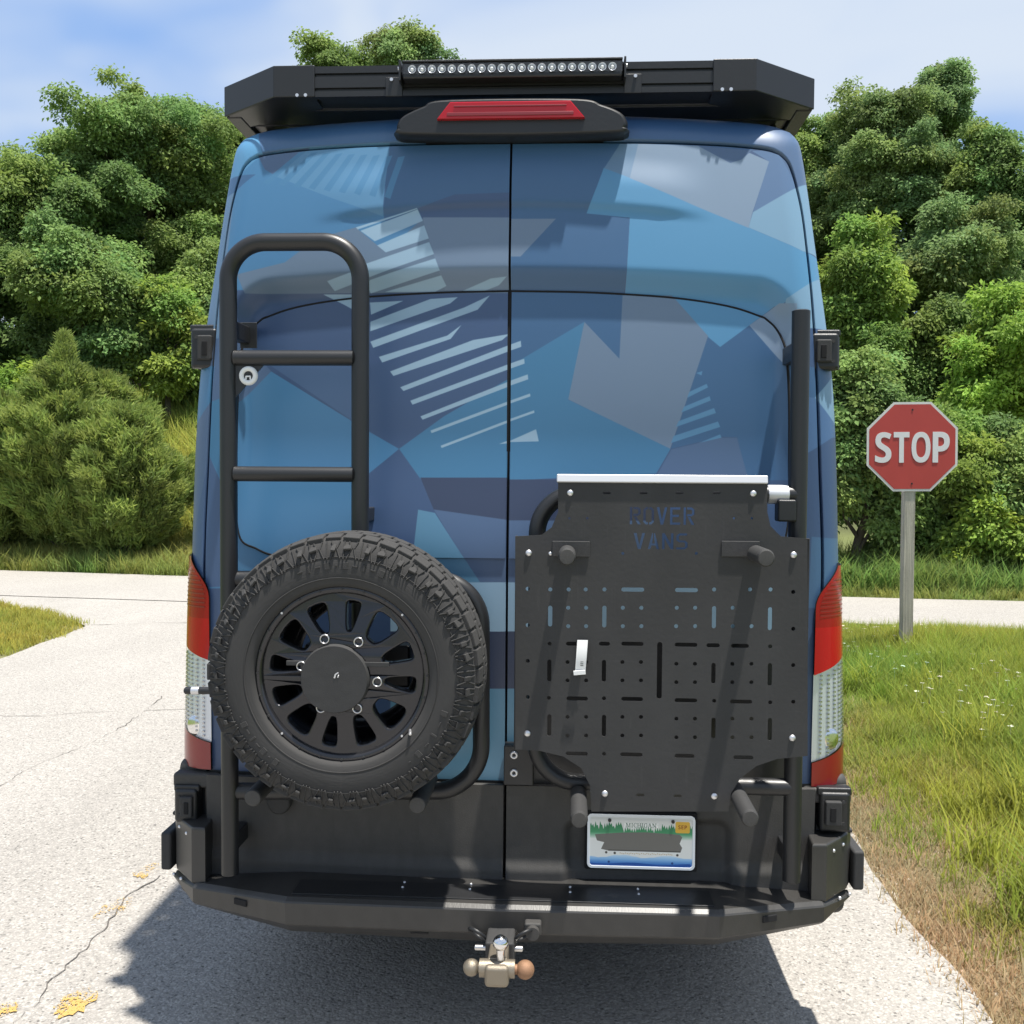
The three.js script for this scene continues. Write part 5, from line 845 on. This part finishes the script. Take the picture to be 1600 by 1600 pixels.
// ---------------------------------------------------------------- tow hitch with three balls
{
  const h = group('tow_hitch', van), cx = 0.006, cy = 0.424, z = 0.40;
  part('receiver', at(rbox(0.075, 0.075, 0.32, 0.006), cx, 0.415, 0.16), M.coatDull, h);
  part('shank', at(rbox(0.050, 0.050, 0.22, 0.005), cx, cy, 0.29), M.ballSteel, h);
  part('ball_block', at(rbox(0.062, 0.056, 0.062, 0.012), cx, cy - 0.010, z), M.ballSteel, h);
  part('block_collar', at(new THREE.CylinderGeometry(0.023, 0.023, 0.09, 20).rotateZ(Math.PI / 2), cx, cy, z), M.ballSteel, h);
  const ball = (x, y, r, mat, dx, dy) => { part('tow_ball', at(new THREE.SphereGeometry(r, 28, 20), x, y, z), mat, h); part('ball_neck', rodGeo(vec(x - dx * 0.045, y - dy * 0.045, z), vec(x, y, z), r * 0.52, 16), mat, h); };
  ball(-0.060, cy, 0.0215, M.ballSteel, -1, 0); ball(0.077, cy - 0.001, 0.0235, M.rust, 1, 0); ball(cx + 0.008, 0.490, 0.020, M.chrome, 0, 1);
  part('hitch_pin', rodGeo(vec(cx - 0.07, 0.415, 0.27), vec(cx + 0.06, 0.415, 0.27), 0.008, 12), M.steel, h);
  for (const s of [-1, 1]) part('chain_loop', at(new THREE.TorusGeometry(0.026, 0.005, 8, 24), cx + s * 0.062, 0.452, 0.27, 0.9, s * 0.5, 0), M.coat, h);
  part('wiring_socket', mergeGeometries([at(rbox(0.045, 0.035, 0.05, 0.006), cx + 0.085, 0.462, 0.235), at(new THREE.CylinderGeometry(0.018, 0.018, 0.03, 16).rotateX(Math.PI / 2).toNonIndexed(), cx + 0.085, 0.458, 0.262)].map(ni)), M.plastic, h);
}
// ---------------------------------------------------------------- stop sign
{
  const font = await new FontLoader().loadAsync('fonts/droid/droid_sans_bold.typeface.json');
  const z = -6.0, c = V(1425, 698, z), A = V(1354, 698, z), B = V(1496, 698, z), R = (B.x - A.x) / 2 / Math.cos(Math.PI / 8), gy = terrain(c.x, z);
  const s = thing('stop_sign', 'red octagonal stop sign on a weathered wooden post in the grass', 'stop sign'); s.position.set(c.x, gy, z);
  const y = c.y - gy;
  const woodTex = dataTex(256, (i, j) => { const v = 0.55 + 0.3 * noise(i / 3, j / 40, 5, 0) + 0.15 * hash(i, j, 3) - (noise(i / 2, j / 60, 8, 0) > 0.78 ? 0.25 : 0); return [v, v * 0.97, v * 0.92]; }, true);
  const wood = std({ map: woodTex, color: lin(0.98, 0.95, 0.88), roughness: 0.95, bumpMap: woodTex, bumpScale: 0.004 });
  const pg = rbox(0.092, y + 0.24, 0.092, 0.006); pg.translate(0.0, (y - 0.36) / 2 + 0.02, -0.052); part('post', pg.applyMatrix4(new THREE.Matrix4().makeShear(0, 0, -0.004, 0, 0, 0)), wood, s);
  const oct = (r) => { const q = new THREE.Shape(); q.setFromPoints(Array.from({ length: 8 }, (_, k) => { const a = Math.PI / 8 + k * Math.PI / 4; return new THREE.Vector2(r * Math.cos(a), r * Math.sin(a)); })); return q; };
  const face = group('sign_plate', s); face.position.set(0, y, 0); face.rotation.z = 0.012;
  const wear = dataTex(256, (i, j) => { const v = 0.86 + 0.14 * fbm(i / 40, j / 60, 6, 4) - (hash(i, j, 2) > 0.997 ? 0.2 : 0); return [v, v, v]; });
  part('white_border', new THREE.ExtrudeGeometry(oct(R), { depth: 0.003, bevelEnabled: false }), std({ color: lin(0.74, 0.71, 0.67), roughness: 0.5, map: wear }), face);
  const rg = new THREE.ShapeGeometry(oct(R * 0.948)); part('red_face', at(rg, 0, 0, 0.0045), std({ color: lin(0.50, 0.060, 0.048), roughness: 0.42, map: wear }), face);
  const lm = std({ color: lin(0.76, 0.73, 0.72), roughness: 0.5 });
  const capH = 0.262, W = 0.625; let x = -W / 2; const ws = [0.138, 0.132, 0.158, 0.142], gap = (W - ws.reduce((a, b) => a + b)) / 3;
  [...'STOP'].forEach((ch, i) => { const g = new TextGeometry(ch, { font, size: 1, depth: 0.002, curveSegments: 10, bevelEnabled: false }); g.computeBoundingBox(); const b = g.boundingBox; g.translate(-b.min.x, -b.min.y, 0); g.scale(ws[i] / (b.max.x - b.min.x), capH / (b.max.y - b.min.y), 1); part('letter', at(g, x, -capH / 2 - 0.005, 0.006), lm, face); x += ws[i] + gap; });
  for (const sy of [-1, 1]) part('sign_bolt', at(new THREE.CylinderGeometry(0.008, 0.008, 0.003, 12), 0.0, sy * 0.315, 0.006, Math.PI / 2), M.coat, face);
}

renderer.render(scene, camera);
